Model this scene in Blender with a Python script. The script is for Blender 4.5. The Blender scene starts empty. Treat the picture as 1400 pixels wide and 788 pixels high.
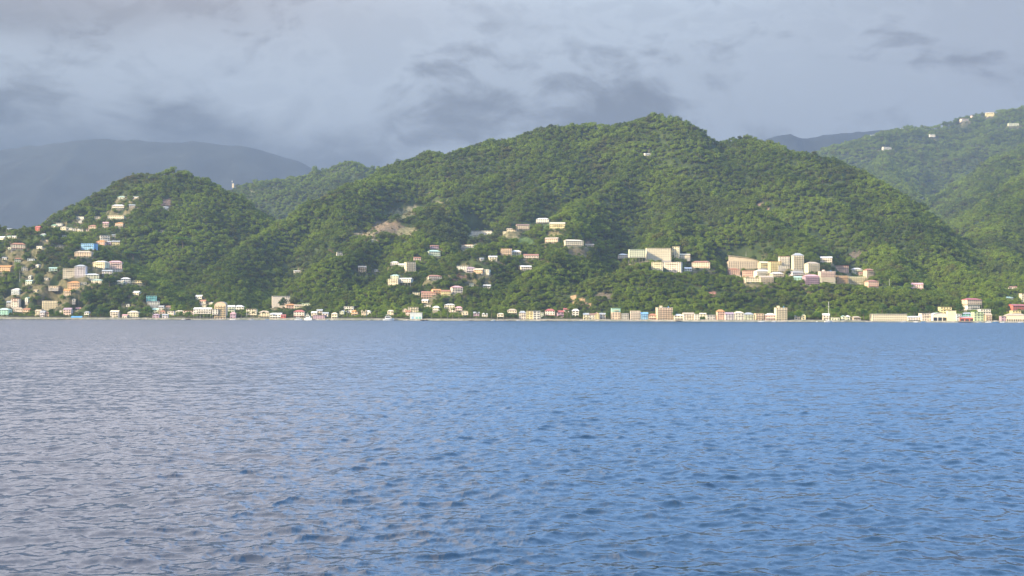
import bpy, math, random
import numpy as np
from mathutils import Matrix, Vector

random.seed(7)
rng = np.random.default_rng(7)
S = bpy.context.scene
col = S.collection

# ------------------------------------------------------------------ camera
F = 1690.0                     # focal length in photo pixels (1400 wide)
CAM_H = 12.0
PITCH = math.atan((427.0 - 394.0) / F)
ROLL = math.radians(0.14)
camd = bpy.data.cameras.new('camera')
camd.sensor_width = 36.0
camd.lens = F * 36.0 / 1400.0
camd.clip_start = 0.5
camd.clip_end = 80000
cam = bpy.data.objects.new('camera', camd)
RM = Matrix.Rotation(math.pi / 2 + PITCH, 3, 'X') @ Matrix.Rotation(ROLL, 3, 'Z')
cam.matrix_world = Matrix.Translation((0, 0, CAM_H)) @ RM.to_4x4()
col.objects.link(cam)
S.camera = cam
R3 = np.array(RM)

def at(px, py, Y):
    """photo pixel -> world point at distance Y"""
    d = R3 @ np.array([(px - 700) / F, (394 - py) / F, -1.0])
    s = Y / d[1]
    return np.array([d[0] * s, Y, CAM_H + d[2] * s])

def project(P):
    q = (P - np.array([0, 0, CAM_H])) @ R3
    w = -q[..., 2]
    return 700 + F * q[..., 0] / w, 394 - F * q[..., 1] / w

# ------------------------------------------------------------------ light
SUN_EL = math.radians(25)
SUN_AZ = math.radians(-121)       # clockwise from +Y: behind the camera, to the left
sd = Vector((math.sin(SUN_AZ) * math.cos(SUN_EL), math.cos(SUN_AZ) * math.cos(SUN_EL), math.sin(SUN_EL)))
sl = bpy.data.lights.new('sun', 'SUN')
sl.energy = 5.0
sl.angle = math.radians(0.53)
sl.color = (1.0, 0.84, 0.56)
so = bpy.data.objects.new('sun', sl)
so.rotation_euler = sd.to_track_quat('Z', 'Y').to_euler()
so.location = (0, 0, 3000)
col.objects.link(so)

S.view_settings.view_transform = 'Standard'
S.view_settings.look = 'None'
S.view_settings.gamma = 1
S.view_settings.exposure = 1.57
S.view_settings.use_curve_mapping = False
cy = S.cycles
cy.max_bounces = 5
cy.diffuse_bounces = 2
cy.glossy_bounces = 3
cy.transmission_bounces = 2
cy.volume_bounces = 0
cy.transparent_max_bounces = 8
cy.use_denoising = True
cy.use_adaptive_sampling = True
cy.caustics_reflective = False
cy.caustics_refractive = False

# ------------------------------------------------------------------ node helpers
class NT:
    def __init__(s, tree):
        s.t = tree
    def n(s, typ, **kw):
        n = s.t.nodes.new(typ)
        for k, v in kw.items():
            if k == 'ins':
                for a, b in v.items():
                    n.inputs[a].default_value = b
            else:
                setattr(n, k, v)
        return n
    def l(s, a, b):
        s.t.links.new(a, b)
    def math(s, op, a, b=None, c=None, clamp=False):
        n = s.t.nodes.new('ShaderNodeMath'); n.operation = op; n.use_clamp = clamp
        for i, v in enumerate((a, b, c)):
            if v is None: continue
            if isinstance(v, (int, float)): n.inputs[i].default_value = v
            else: s.l(v, n.inputs[i])
        return n.outputs[0]
    def mix(s, f, a, b, blend='MIX'):
        n = s.t.nodes.new('ShaderNodeMix'); n.data_type = 'RGBA'; n.blend_type = blend
        for i, v in ((0, f), (6, a), (7, b)):
            if isinstance(v, (int, float)): n.inputs[i].default_value = v
            elif isinstance(v, tuple): n.inputs[i].default_value = (*v[:3], 1)
            else: s.l(v, n.inputs[i])
        return n.outputs[2]
    def smooth(s, v, lo, hi):
        n = s.t.nodes.new('ShaderNodeMapRange'); n.interpolation_type = 'SMOOTHSTEP'
        s.l(v, n.inputs[0]); n.inputs[1].default_value = lo; n.inputs[2].default_value = hi
        return n.outputs[0]
    def noise(s, vec, scale, detail=4, rough=0.5, dist=0.0):
        n = s.t.nodes.new('ShaderNodeTexNoise')
        n.inputs['Scale'].default_value = scale; n.inputs['Detail'].default_value = detail
        n.inputs['Roughness'].default_value = rough; n.inputs['Distortion'].default_value = dist
        if vec is not None: s.l(vec, n.inputs['Vector'])
        return n.outputs['Fac']

# ------------------------------------------------------------------ world: sky texture behind procedural cloud cover
W = bpy.data.worlds.new('World')
S.world = W
W.use_nodes = True
wt = W.node_tree
wt.nodes.clear()
k = NT(wt)
sky = k.n('ShaderNodeTexSky', sky_type='NISHITA')
sky.sun_disc = False
sky.sun_elevation = SUN_EL
sky.sun_rotation = SUN_AZ % (2 * math.pi)
sky.air_density = 1.0
sky.dust_density = 0.6
sky.ozone_density = 3.0
bg1 = k.n('ShaderNodeBackground'); bg1.inputs[1].default_value = 0.11
k.l(sky.outputs[0], bg1.inputs[0])
tc = k.n('ShaderNodeTexCoord')
sep = k.n('ShaderNodeSeparateXYZ'); k.l(tc.outputs['Generated'], sep.inputs[0])
dx, dy, dz = sep.outputs
az = k.math('ARCTAN2', dx, dy)                       # 0 ahead, + to the right
up = k.math('MAXIMUM', dz, 0.0)
# project the direction onto a gently curved cloud deck
den = k.math('ADD', up, 0.16)
cx = k.math('DIVIDE', dx, den); cyy = k.math('DIVIDE', dy, den)
cmb = k.n('ShaderNodeCombineXYZ'); k.l(cx, cmb.inputs[0]); k.l(cyy, cmb.inputs[1]); k.l(k.math('MULTIPLY', up, 3.0), cmb.inputs[2])
n1 = k.noise(cmb.outputs[0], 0.62, 7, 0.50, 0.55)
cmb2 = k.n('ShaderNodeCombineXYZ')
k.l(k.math('MULTIPLY', dx, 5.0), cmb2.inputs[0]); k.l(k.math('MULTIPLY', dz, 8.5), cmb2.inputs[1]); k.l(k.math('MULTIPLY', dy, 5.0), cmb2.inputs[2])
n2 = k.noise(cmb2.outputs[0], 1.35, 10, 0.57, 0.35)
n3 = k.noise(cmb2.outputs[0], 0.35, 3, 0.5, 0.2)
# lighter, bluish breaks between darker grey masses
CLOUD_DARK = (0.074, 0.079, 0.088)
CLOUD_LIGHT = (0.215, 0.240, 0.272)
CLOUD_MID = (0.125, 0.130, 0.138)
n4 = k.noise(cmb2.outputs[0], 4.2, 8, 0.60, 0.6)
tone = k.math('ADD', k.math('MULTIPLY', n1, 0.30), k.math('ADD', k.math('MULTIPLY', n2, 0.50), k.math('MULTIPLY', n4, 0.20)))
def blob(a0, z0, ra, rz):
    q = k.math('ADD', k.math('POWER', k.math('ABSOLUTE', k.math('DIVIDE', k.math('SUBTRACT', az, a0), ra)), 2), k.math('POWER', k.math('ABSOLUTE', k.math('DIVIDE', k.math('SUBTRACT', dz, z0), rz)), 2))
    return k.math('EXPONENT', k.math('MULTIPLY', q, -1))
tone = k.math('ADD', tone, k.math('MULTIPLY', blob(-0.22, 0.172, 0.18, 0.040), 0.085))
tone = k.math('ADD', tone, k.math('MULTIPLY', blob(0.06, 0.205, 0.20, 0.06), 0.03))
tone = k.math('SUBTRACT', tone, k.math('MULTIPLY', blob(-0.36, 0.230, 0.18, 0.035), 0.055))
tone = k.math('SUBTRACT', tone, k.math('MULTIPLY', blob(-0.06, 0.185, 0.09, 0.03), 0.03))
cc = k.mix(k.smooth(tone, 0.445, 0.565), CLOUD_DARK, CLOUD_LIGHT)
# torn brighter rims where one bank ends in front of the next
rim = k.math('EXPONENT', k.math('MULTIPLY', k.math('POWER', k.math('ABSOLUTE', k.math('DIVIDE', k.math('SUBTRACT', k.math('ADD', k.math('MULTIPLY', n2, 0.6), k.math('MULTIPLY', n4, 0.4)), 0.515), 0.030)), 2), -1))
cc = k.mix(k.math('MULTIPLY', k.math('MULTIPLY', rim, k.smooth(n1, 0.40, 0.60)), 0.28), cc, (0.30, 0.335, 0.375))
cc = k.mix(k.math('MULTIPLY', k.smooth(n3, 0.40, 0.65), 0.30), cc, CLOUD_MID)
# a dark rain bank low on the left
lowl = k.math('MULTIPLY', k.smooth(az, -0.02, -0.34), k.smooth(k.math('ADD', dz, k.math('MULTIPLY', k.math('SUBTRACT', n2, 0.5), 0.10)), 0.168, 0.126))
cc = k.mix(k.math('MULTIPLY', lowl, 0.95), cc, (0.019, 0.026, 0.040))
# mauve tint in the cloud overhead to the left and at far right
mv = k.math('MULTIPLY', k.smooth(az, 0.10, -0.30), k.smooth(dz, 0.17, 0.28))
cc = k.mix(k.math('MULTIPLY', mv, 0.85), cc, (0.225, 0.208, 0.212))
mv2 = k.math('MULTIPLY', k.smooth(az, 0.12, 0.45), k.smooth(dz, 0.05, 0.25))
cc = k.mix(k.math('MULTIPLY', mv2, 0.4), cc, (0.15, 0.15, 0.17))
ccb = k.math('ADD', 1.0, k.math('MULTIPLY', k.smooth(dz, 0.23, 0.40), 4.2))  # cloud above the frame boosted so the water reflects brighter
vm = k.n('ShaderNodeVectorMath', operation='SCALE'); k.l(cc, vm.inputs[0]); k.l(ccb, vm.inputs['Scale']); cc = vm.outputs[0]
# bright blue veil added at right above the frame to lift the water's reflection
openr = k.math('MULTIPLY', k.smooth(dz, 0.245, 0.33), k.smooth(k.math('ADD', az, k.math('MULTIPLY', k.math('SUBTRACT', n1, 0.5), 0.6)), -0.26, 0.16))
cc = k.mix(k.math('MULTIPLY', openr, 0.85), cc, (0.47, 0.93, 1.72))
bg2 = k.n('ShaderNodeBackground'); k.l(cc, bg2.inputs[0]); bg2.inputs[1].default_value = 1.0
# cover: closed ahead and low, broken higher up and open to the right
back = k.smooth(dy, 0.25, -0.35)
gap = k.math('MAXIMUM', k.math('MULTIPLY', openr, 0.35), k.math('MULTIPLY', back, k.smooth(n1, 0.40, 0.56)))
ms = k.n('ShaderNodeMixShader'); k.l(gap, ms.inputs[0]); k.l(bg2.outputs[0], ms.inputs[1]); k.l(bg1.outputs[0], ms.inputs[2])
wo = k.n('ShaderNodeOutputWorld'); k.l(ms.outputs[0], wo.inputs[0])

# ------------------------------------------------------------------ materials
def mat(name, color, rough=0.8, spec=0.3, var=0.12, scale=0.6, metallic=0.0, stain=None):
    m = bpy.data.materials.new(name); m.use_nodes = True
    t = m.node_tree; k = NT(t); b = t.nodes['Principled BSDF']
    b.inputs['Roughness'].default_value = rough
    b.inputs['Specular IOR Level'].default_value = spec
    b.inputs['Metallic'].default_value = metallic
    g = k.n('ShaderNodeNewGeometry')
    n = k.noise(g.outputs['Position'], scale, 4, 0.6)
    dark = tuple(c * (1 - var * 2.2) for c in color)
    lite = tuple(min(1, c * (1 + var)) for c in color)
    c = k.mix(k.smooth(n, 0.3, 0.7), dark, lite)
    if stain:
        n2 = k.noise(g.outputs['Position'], 0.25, 5, 0.7)
        c = k.mix(k.math('MULTIPLY', k.smooth(n2, 0.5, 0.72), 0.55), c, stain)
    k.l(c, b.inputs['Base Color'])
    return m

WALL = {  # base colours of painted render
 'white': (0.78, 0.74, 0.65), 'cream': (0.72, 0.62, 0.42), 'pink': (0.70, 0.46, 0.42), 'palepink': (0.74, 0.62, 0.52),
 'red': (0.60, 0.17, 0.13), 'salmon': (0.70, 0.34, 0.24), 'orange': (0.72, 0.38, 0.12), 'peach': (0.72, 0.48, 0.30),
 'yellow': (0.74, 0.60, 0.20), 'paleyellow': (0.74, 0.67, 0.40), 'green': (0.30, 0.50, 0.22), 'mint': (0.38, 0.62, 0.48),
 'palegreen': (0.56, 0.64, 0.44), 'teal': (0.22, 0.52, 0.48), 'blue': (0.28, 0.50, 0.72), 'paleblue': (0.48, 0.60, 0.70),
 'lilac': (0.58, 0.52, 0.62), 'mauve': (0.46, 0.32, 0.38), 'tan': (0.50, 0.38, 0.25), 'grey': (0.42, 0.42, 0.41),
 'brown': (0.26, 0.17, 0.11)}
SOFT = {n: (c if n in ('blue', 'teal', 'red', 'mint', 'brown', 'mauve') else tuple(0.60 * a_ + 0.40 * b_ for a_, b_ in zip(c, (0.78, 0.70, 0.54)))) for n, c in WALL.items()}
WALL = SOFT
WM = {n: mat('painted_' + n, c, 0.85, 0.2, 0.07, 0.5, stain=tuple(x * 0.6 for x in c)) for n, c in WALL.items()}
ROOF = {'red': (0.36, 0.09, 0.07), 'white': (0.68, 0.67, 0.64), 'grey': (0.34, 0.36, 0.37), 'brown': (0.22, 0.13, 0.09),
 'green': (0.22, 0.42, 0.30), 'blue': (0.16, 0.34, 0.60), 'cream': (0.62, 0.55, 0.40), 'pink': (0.58, 0.32, 0.32),
 'orange': (0.55, 0.26, 0.08), 'rust': (0.34, 0.15, 0.08), 'tan': (0.44, 0.35, 0.24), 'mint': (0.42, 0.60, 0.50), 'mauve': (0.34, 0.25, 0.29)}
RMAT = {n: mat('roof_sheet_' + n, c, 0.55, 0.4, 0.10, 0.9, stain=(0.20, 0.11, 0.07)) for n, c in ROOF.items()}
M_GLASS = mat('window_glass', (0.03, 0.035, 0.045), 0.15, 0.5, 0.2)
M_FRAME = mat('white_trim', (0.68, 0.67, 0.63), 0.6, 0.3, 0.05)
M_CONC = mat('concrete', (0.36, 0.34, 0.31), 0.9, 0.2, 0.16, 0.35, stain=(0.12, 0.11, 0.10))
M_WOOD = mat('weathered_wood', (0.16, 0.10, 0.07), 0.9, 0.2, 0.2)
M_DOOR = mat('door_wood', (0.14, 0.07, 0.04), 0.7, 0.3, 0.2)
M_GRP = mat('boat_white', (0.78, 0.78, 0.76), 0.3, 0.5, 0.04)
M_HULLB = mat('boat_blue', (0.10, 0.26, 0.50), 0.35, 0.5, 0.05)
M_TARP = mat('blue_tarpaulin', (0.10, 0.36, 0.72), 0.6, 0.3, 0.08)
M_METAL = mat('galvanised_metal', (0.55, 0.56, 0.56), 0.45, 0.5, 0.1)
M_TRUNK = mat('bark', (0.17, 0.13, 0.10), 0.95, 0.1, 0.25)
M_PTRUNK = mat('palm_bark', (0.26, 0.22, 0.17), 0.95, 0.1, 0.25)

def foliage(name, dark, lite, third=(0.085, 0.072, 0.035), amt=0.35, inst=True, trans=0.45):
    m = bpy.data.materials.new(name); m.use_nodes = True
    t = m.node_tree; k = NT(t); t.nodes.clear()
    out = k.n('ShaderNodeOutputMaterial')
    oi = k.n('ShaderNodeObjectInfo'); g = k.n('ShaderNodeNewGeometry')
    rnd = oi.outputs['Random']
    big = k.noise(g.outputs['Position'], 0.0075, 4, 0.6)
    sm = k.noise(g.outputs['Position'], 0.45, 2, 0.5)
    f = k.math('ADD', k.math('MULTIPLY', rnd, 0.48), k.math('MULTIPLY', k.smooth(big, 0.36, 0.64), 0.62))
    f = k.math('ADD', f, k.math('MULTIPLY', k.math('SUBTRACT', sm, 0.5), 0.5), clamp=True)
    c = k.mix(f, dark, lite)
    # a share of crowns is olive or brownish, and dry brush where the tint attribute says so
    r2 = k.math('FRACT', k.math('MULTIPLY', rnd, 17.31))
    c = k.mix(k.math('MULTIPLY', k.smooth(r2, 0.78, 0.95), amt * 1.6, clamp=True), c, third)
    r3 = k.math('FRACT', k.math('MULTIPLY', rnd, 41.7))
    c = k.mix(k.math('MULTIPLY', k.smooth(r3, 0.9, 1.0), 0.55), c, (0.16, 0.19, 0.045))
    zone = k.noise(g.outputs['Position'], 0.0045, 5, 0.65)
    c = k.mix(k.math('MULTIPLY', k.smooth(zone, 0.53, 0.66), 0.6), c, k.mix(rnd, (0.035, 0.045, 0.028), (0.10, 0.115, 0.055)))
    if inst:
        a = k.n('ShaderNodeAttribute'); a.attribute_type = 'INSTANCER'; a.attribute_name = 'dry'
        c = k.mix(a.outputs['Fac'], c, (0.150, 0.115, 0.070))
    d = k.n('ShaderNodeBsdfDiffuse'); k.l(c, d.inputs[0])
    tr = k.n('ShaderNodeBsdfTranslucent'); k.l(k.mix(1.0, c, (1.0, 1.0, 0.5), 'MULTIPLY'), tr.inputs[0])
    mx = k.n('ShaderNodeMixShader'); mx.inputs[0].default_value = trans
    k.l(d.outputs[0], mx.inputs[1]); k.l(tr.outputs[0], mx.inputs[2]); k.l(mx.outputs[0], out.inputs[0])
    return m
M_LEAF = foliage('forest_leaves', (0.052, 0.088, 0.020), (0.205, 0.280, 0.038))
M_LEAF_T = foliage('tree_leaves', (0.018, 0.046, 0.014), (0.105, 0.19, 0.030), inst=False)
M_PALM = foliage('palm_fronds', (0.045, 0.075, 0.018), (0.13, 0.16, 0.04), inst=False)

# ------------------------------------------------------------------ mesh helpers
class MB:
    def __init__(s): s.v = []; s.f = []; s.m = []
    def face(s, pts, mi=0):
        i = len(s.v); s.v += [tuple(map(float, p)) for p in pts]; s.f.append(tuple(range(i, i + len(pts)))); s.m.append(mi)
    def box(s, x0, x1, y0, y1, z0, z1, mi=0):
        i = len(s.v)
        s.v += [(x0, y0, z0), (x1, y0, z0), (x1, y1, z0), (x0, y1, z0), (x0, y0, z1), (x1, y0, z1), (x1, y1, z1), (x0, y1, z1)]
        s.f += [tuple(i + j for j in q) for q in ((0, 3, 2, 1), (4, 5, 6, 7), (0, 1, 5, 4), (1, 2, 6, 5), (2, 3, 7, 6), (3, 0, 4, 7))]
        s.m += [mi] * 6
    def tube(s, pts, rad, n=6, mi=0):
        rings = []
        pts = [Vector(p) for p in pts]
        for j, p in enumerate(pts):
            d = (pts[min(j + 1, len(pts) - 1)] - pts[max(j - 1, 0)]).normalized()
            a = d.orthogonal().normalized(); b = d.cross(a)
            r = rad[j] if isinstance(rad, (list, tuple)) else rad
            i = len(s.v)
            for q in range(n):
                w = 2 * math.pi * q / n
                s.v.append(tuple(p + a * (math.cos(w) * r) + b * (math.sin(w) * r)))
            rings.append(i)
        for a0, b0 in zip(rings, rings[1:]):
            for q in range(n):
                s.f.append((a0 + q, a0 + (q + 1) % n, b0 + (q + 1) % n, b0 + q)); s.m.append(mi)
        s.f.append(tuple(rings[0] + q for q in range(n))[::-1]); s.m.append(mi)
        s.f.append(tuple(rings[-1] + q for q in range(n))); s.m.append(mi)
    def mesh(s, name, mats):
        me = bpy.data.meshes.new(name)
        me.from_pydata(s.v, [], s.f)
        for m in (mats if isinstance(mats, (list, tuple)) else [mats]): me.materials.append(m)
        if any(s.m): me.polygons.foreach_set('material_index', s.m)
        me.update()
        return me
    def build(s, name, mats, parent=None, loc=None):
        return link(name, s.mesh(name, mats), parent, loc)

def link(name, me, parent=None, loc=None):
    o = bpy.data.objects.new(name, me); col.objects.link(o)
    if parent is not None: o.parent = parent
    if loc is not None: o.location = loc
    return o

def tag(o, label=None, cat=None, group=None, kind=None):
    if label: o['label'] = label
    if cat: o['category'] = cat
    if group: o['group'] = group
    if kind: o['kind'] = kind
    return o

def empty(name, loc, rz=0, **kw):
    o = bpy.data.objects.new(name, None); col.objects.link(o)
    o.location = loc; o.rotation_euler = (0, 0, rz); o.empty_display_size = 2
    return tag(o, **kw)

# ------------------------------------------------------------------ terrain heights
def coast(u):
    """distance of the shoreline along the viewing direction u = X / Y"""
    return 1705 - 240 * u + 9 * np.sin(u * 23) + 5 * np.sin(u * 61 + 1)

PERM = rng.random((256, 256))
def vnoise(x, y):
    xi = np.floor(x).astype(int); yi = np.floor(y).astype(int)
    fx = x - xi; fy = y - yi
    fx = fx * fx * (3 - 2 * fx); fy = fy * fy * (3 - 2 * fy)
    a = PERM[xi & 255, yi & 255]; b = PERM[(xi + 1) & 255, yi & 255]
    c = PERM[xi & 255, (yi + 1) & 255]; d = PERM[(xi + 1) & 255, (yi + 1) & 255]
    return (a * (1 - fx) + b * fx) * (1 - fy) + (c * (1 - fx) + d * fx) * fy
def fbm(x, y, o=4):
    s = 0; a = 0.5
    for i in range(o):
        s = s + a * (vnoise(x + i * 37.3, y + i * 91.7) * 2 - 1); x = x * 2.03; y = y * 2.03; a *= 0.5
    return s
def ridged(x, y, o=3):
    s = 0; a = 0.6
    for i in range(o):
        s = s + a * (1 - np.abs(vnoise(x + i * 17.3, y + i * 51.7) * 2 - 1) * 2); x = x * 2.1; y = y * 2.1; a *= 0.45
    return s

# crest lines: (photo x, photo y, distance), with the slope of the flanks and the rounding of the crest
RIDGES = [
 # near left hillside with houses
 (0.50, 25, [(-420, 230, 2250), (-200, 270, 2150), (-60, 296, 2080), (20, 303, 2060), (70, 308, 2050), (110, 325, 2010), (150, 358, 1950), (190, 392, 1880)]),
 # left dome
 (0.68, 30, [(60, 345, 2350), (88, 306, 2400), (120, 278, 2440), (155, 252, 2480), (195, 233, 2500), (240, 226, 2500), (272, 237, 2490), (300, 253, 2470), (335, 280, 2430), (360, 310, 2390)]),
 (0.60, 25, [(195, 238, 2500), (180, 275, 2360), (150, 310, 2250), (120, 345, 2120), (100, 380, 1980), (90, 405, 1880)]),
 (0.62, 25, [(255, 238, 2490), (262, 285, 2360), (250, 330, 2230), (235, 365, 2100), (225, 400, 1950)]),
 # hill behind the valley
 (0.50, 40, [(250, 275, 4100), (300, 260, 4000), (350, 250, 4000), (410, 239, 4000), (450, 226, 4000), (482, 219, 4000), (515, 228, 4000), (560, 240, 3950)]),
 # main skyline
 (0.74, 26, [(520, 240, 2900), (545, 225, 2850), (565, 218, 2820), (592, 209, 2800), (622, 213, 2780), (652, 201, 2760), (690, 189, 2740), (725, 178, 2740), (760, 169, 2740), (800, 162, 2740), (850, 162, 2730), (892, 159, 2720), (920, 166, 2700), (945, 184, 2690), (965, 192, 2690), (988, 187, 2680), (1012, 184, 2660), (1040, 192, 2630), (1080, 205, 2600), (1110, 212, 2560), (1145, 226, 2500), (1175, 243, 2450), (1205, 266, 2380), (1235, 292, 2300), (1265, 318, 2220), (1300, 352, 2100), (1335, 388, 1950), (1360, 410, 1850)]),
 # bright spur running down to the left
 (0.80, 18, [(592, 212, 2790), (560, 232, 2700), (525, 240, 2620), (468, 254, 2500), (430, 270, 2440), (395, 292, 2370), (350, 325, 2260), (320, 352, 2160), (305, 385, 2010), (320, 410, 1880)]),
 (0.80, 18, [(468, 254, 2500), (470, 300, 2330), (450, 345, 2150), (440, 385, 1980), (445, 410, 1860)]),
 # spur with the bare crest
 (0.78, 16, [(725, 200, 2690), (690, 232, 2580), (650, 262, 2450), (610, 276, 2360), (575, 285, 2300), (548, 294, 2250), (520, 312, 2180), (480, 332, 2100), (450, 350, 2040)]),
 (0.78, 18, [(575, 285, 2300), (575, 325, 2120), (560, 358, 1990), (545, 392, 1870)]),
 # spur from the peak with the scattered houses
 (0.78, 18, [(870, 190, 2640), (872, 220, 2520), (840, 245, 2420), (800, 272, 2320), (760, 295, 2200), (720, 312, 2110), (680, 325, 2060), (640, 340, 2000), (610, 366, 1930), (600, 392, 1860)]),
 (0.78, 18, [(760, 295, 2200), (770, 330, 2040), (740, 362, 1930), (720, 392, 1840)]),
 # spurs to the right of it
 (0.78, 18, [(872, 220, 2520), (930, 240, 2430), (985, 264, 2330), (1035, 288, 2230), (1075, 315, 2130), (1100, 345, 2010), (1120, 372, 1890)]),
 (0.78, 16, [(930, 240, 2430), (920, 280, 2270), (900, 320, 2090), (890, 352, 1930), (880, 380, 1850)]),
 (0.78, 18, [(1012, 186, 2650), (1050, 222, 2520), (1095, 250, 2410), (1150, 280, 2300), (1190, 312, 2180), (1215, 345, 2050), (1230, 378, 1900)]),
 (0.78, 18, [(800, 165, 2740), (770, 205, 2640), (735, 245, 2500), (700, 285, 2320)]),
 # terraces above the shore cliff
 (0.62, 16, [(840, 372, 1860), (900, 366, 1850), (960, 370, 1845), (1020, 374, 1840), (1090, 374, 1835), (1150, 382, 1815), (1200, 390, 1795), (1260, 396, 1775), (1320, 412, 1745)]),
 (0.60, 16, [(480, 395, 1860), (540, 390, 1875), (600, 392, 1870), (660, 392, 1875), (720, 388, 1870), (780, 385, 1860), (840, 380, 1855)]),
 # right hand hills, further back
 (0.50, 40, [(1060, 235, 5330), (1105, 212, 5395), (1150, 196, 5460), (1200, 180, 5525), (1250, 170, 5590), (1300, 162, 5590), (1350, 153, 5590), (1400, 143, 5525), (1480, 128, 5460), (1600, 115, 5460), (1800, 110, 5460)]),
 (0.62, 25, [(1215, 178, 5499), (1205, 208, 5070), (1215, 232, 4644), (1245, 268, 4059), (1285, 315, 3335), (1330, 365, 2597)]),
 (0.62, 25, [(1480, 150, 5200), (1420, 188, 4445), (1370, 212, 3965), (1345, 250, 3599), (1330, 290, 3249)]),
 (0.60, 25, [(1600, 160, 4250), (1500, 190, 3510), (1440, 225, 3164), (1400, 262, 2915), (1370, 305, 2597), (1370, 350, 2222), (1400, 385, 2000)]),
 (0.60, 25, [(1900, 210, 2997), (1650, 260, 2520), (1540, 310, 2222), (1480, 360, 2000)]),
]
TREE_LIFT = 9.0
RW = [(s, r, [at(*p) - np.array([0, 0, TREE_LIFT * p[2] / 2300]) for p in pts]) for s, r, pts in RIDGES]

PADS = []      # (x, y, z, radius)

def height(X, Y, pads=True):
    X = np.asarray(X, float); Y = np.asarray(Y, float)
    # the ground wanders a little so that crest lines are not straight segments
    wx = X + 34 * fbm(X / 190, Y / 190, 3); wy = Y + 34 * fbm(X / 170 + 40, Y / 170 + 9, 3)
    acc = np.zeros_like(X); base = 6.0; K = 6.0
    near = np.full_like(X, 1e4)
    vals = [np.full_like(X, base)]
    for s, r, P in RW:
        best = np.full_like(X, -1e4)
        for A, B in zip(P, P[1:]):
            ab = B[:2] - A[:2]; L2 = float(ab @ ab)
            t = np.clip(((wx - A[0]) * ab[0] + (wy - A[1]) * ab[1]) / L2, 0, 1)
            d = np.hypot(wx - A[0] - t * ab[0], wy - A[1] - t * ab[1])
            z = A[2] + t * (B[2] - A[2]) - s * (np.sqrt(d * d + r * r) - r)
            best = np.maximum(best, z); near = np.minimum(near, d)
        vals.append(best)
    V = np.stack(vals); mx = V.max(0)
    H = mx + K * np.log(np.exp((V - mx) / K).sum(0)) - 0
    u = X / np.maximum(Y, 1)
    v = Y - coast(u)
    amp = np.clip((H - 15) / 120, 0, 1)
    amp = amp * (1 - 0.75 * np.exp(-(near / 50) ** 2))
    H = H - 3 + amp * (44 * (ridged(X / 210, Y / 300) - 0.34) + 9 * fbm(X / 60, Y / 60, 3))
    # steep bank behind the shore strip, then the beach
    ramp = 2.4 + 0.05 * np.clip(v, 0, 45) + 0.85 * np.clip(v - 45, 0, None) + 5 * np.clip(fbm(X / 60, 0 * X, 2), 0, 1) * (v > 45)
    H = np.minimum(H, ramp)
    if pads:
        for (x, y, z, r) in PADS:
            d = np.hypot(X - x, Y - y)
            w = np.clip((r * 1.9 - d) / (r * 0.9), 0, 1); w = w * w * (3 - 2 * w)
            H = H * (1 - w) + z * w
    H = np.where(v < 1.0, np.minimum(H, 1.2 + v * 1.1), H)
    return np.maximum(H, -6)

def hit(px, py, y0=None):
    """where the sight line through a photo pixel meets the bare ground"""
    a = at(px, py, 1000.0); b = at(px, py, 2000.0)
    u = a[0] / 1000.0
    Ys = np.arange(float(coast(u)) + 3, 6600, 3.0)
    Z = a[2] + (b[2] - a[2]) * (Ys - 1000) / 1000
    H = height(u * Ys, Ys, pads=False)
    i = np.nonzero(H >= Z)[0]
    if len(i) == 0:
        j = int(np.argmin(Z - H)); return np.array([u * Ys[j], Ys[j], H[j]])
    j = i[0]
    return np.array([u * Ys[j], Ys[j], Z[j]])
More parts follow.
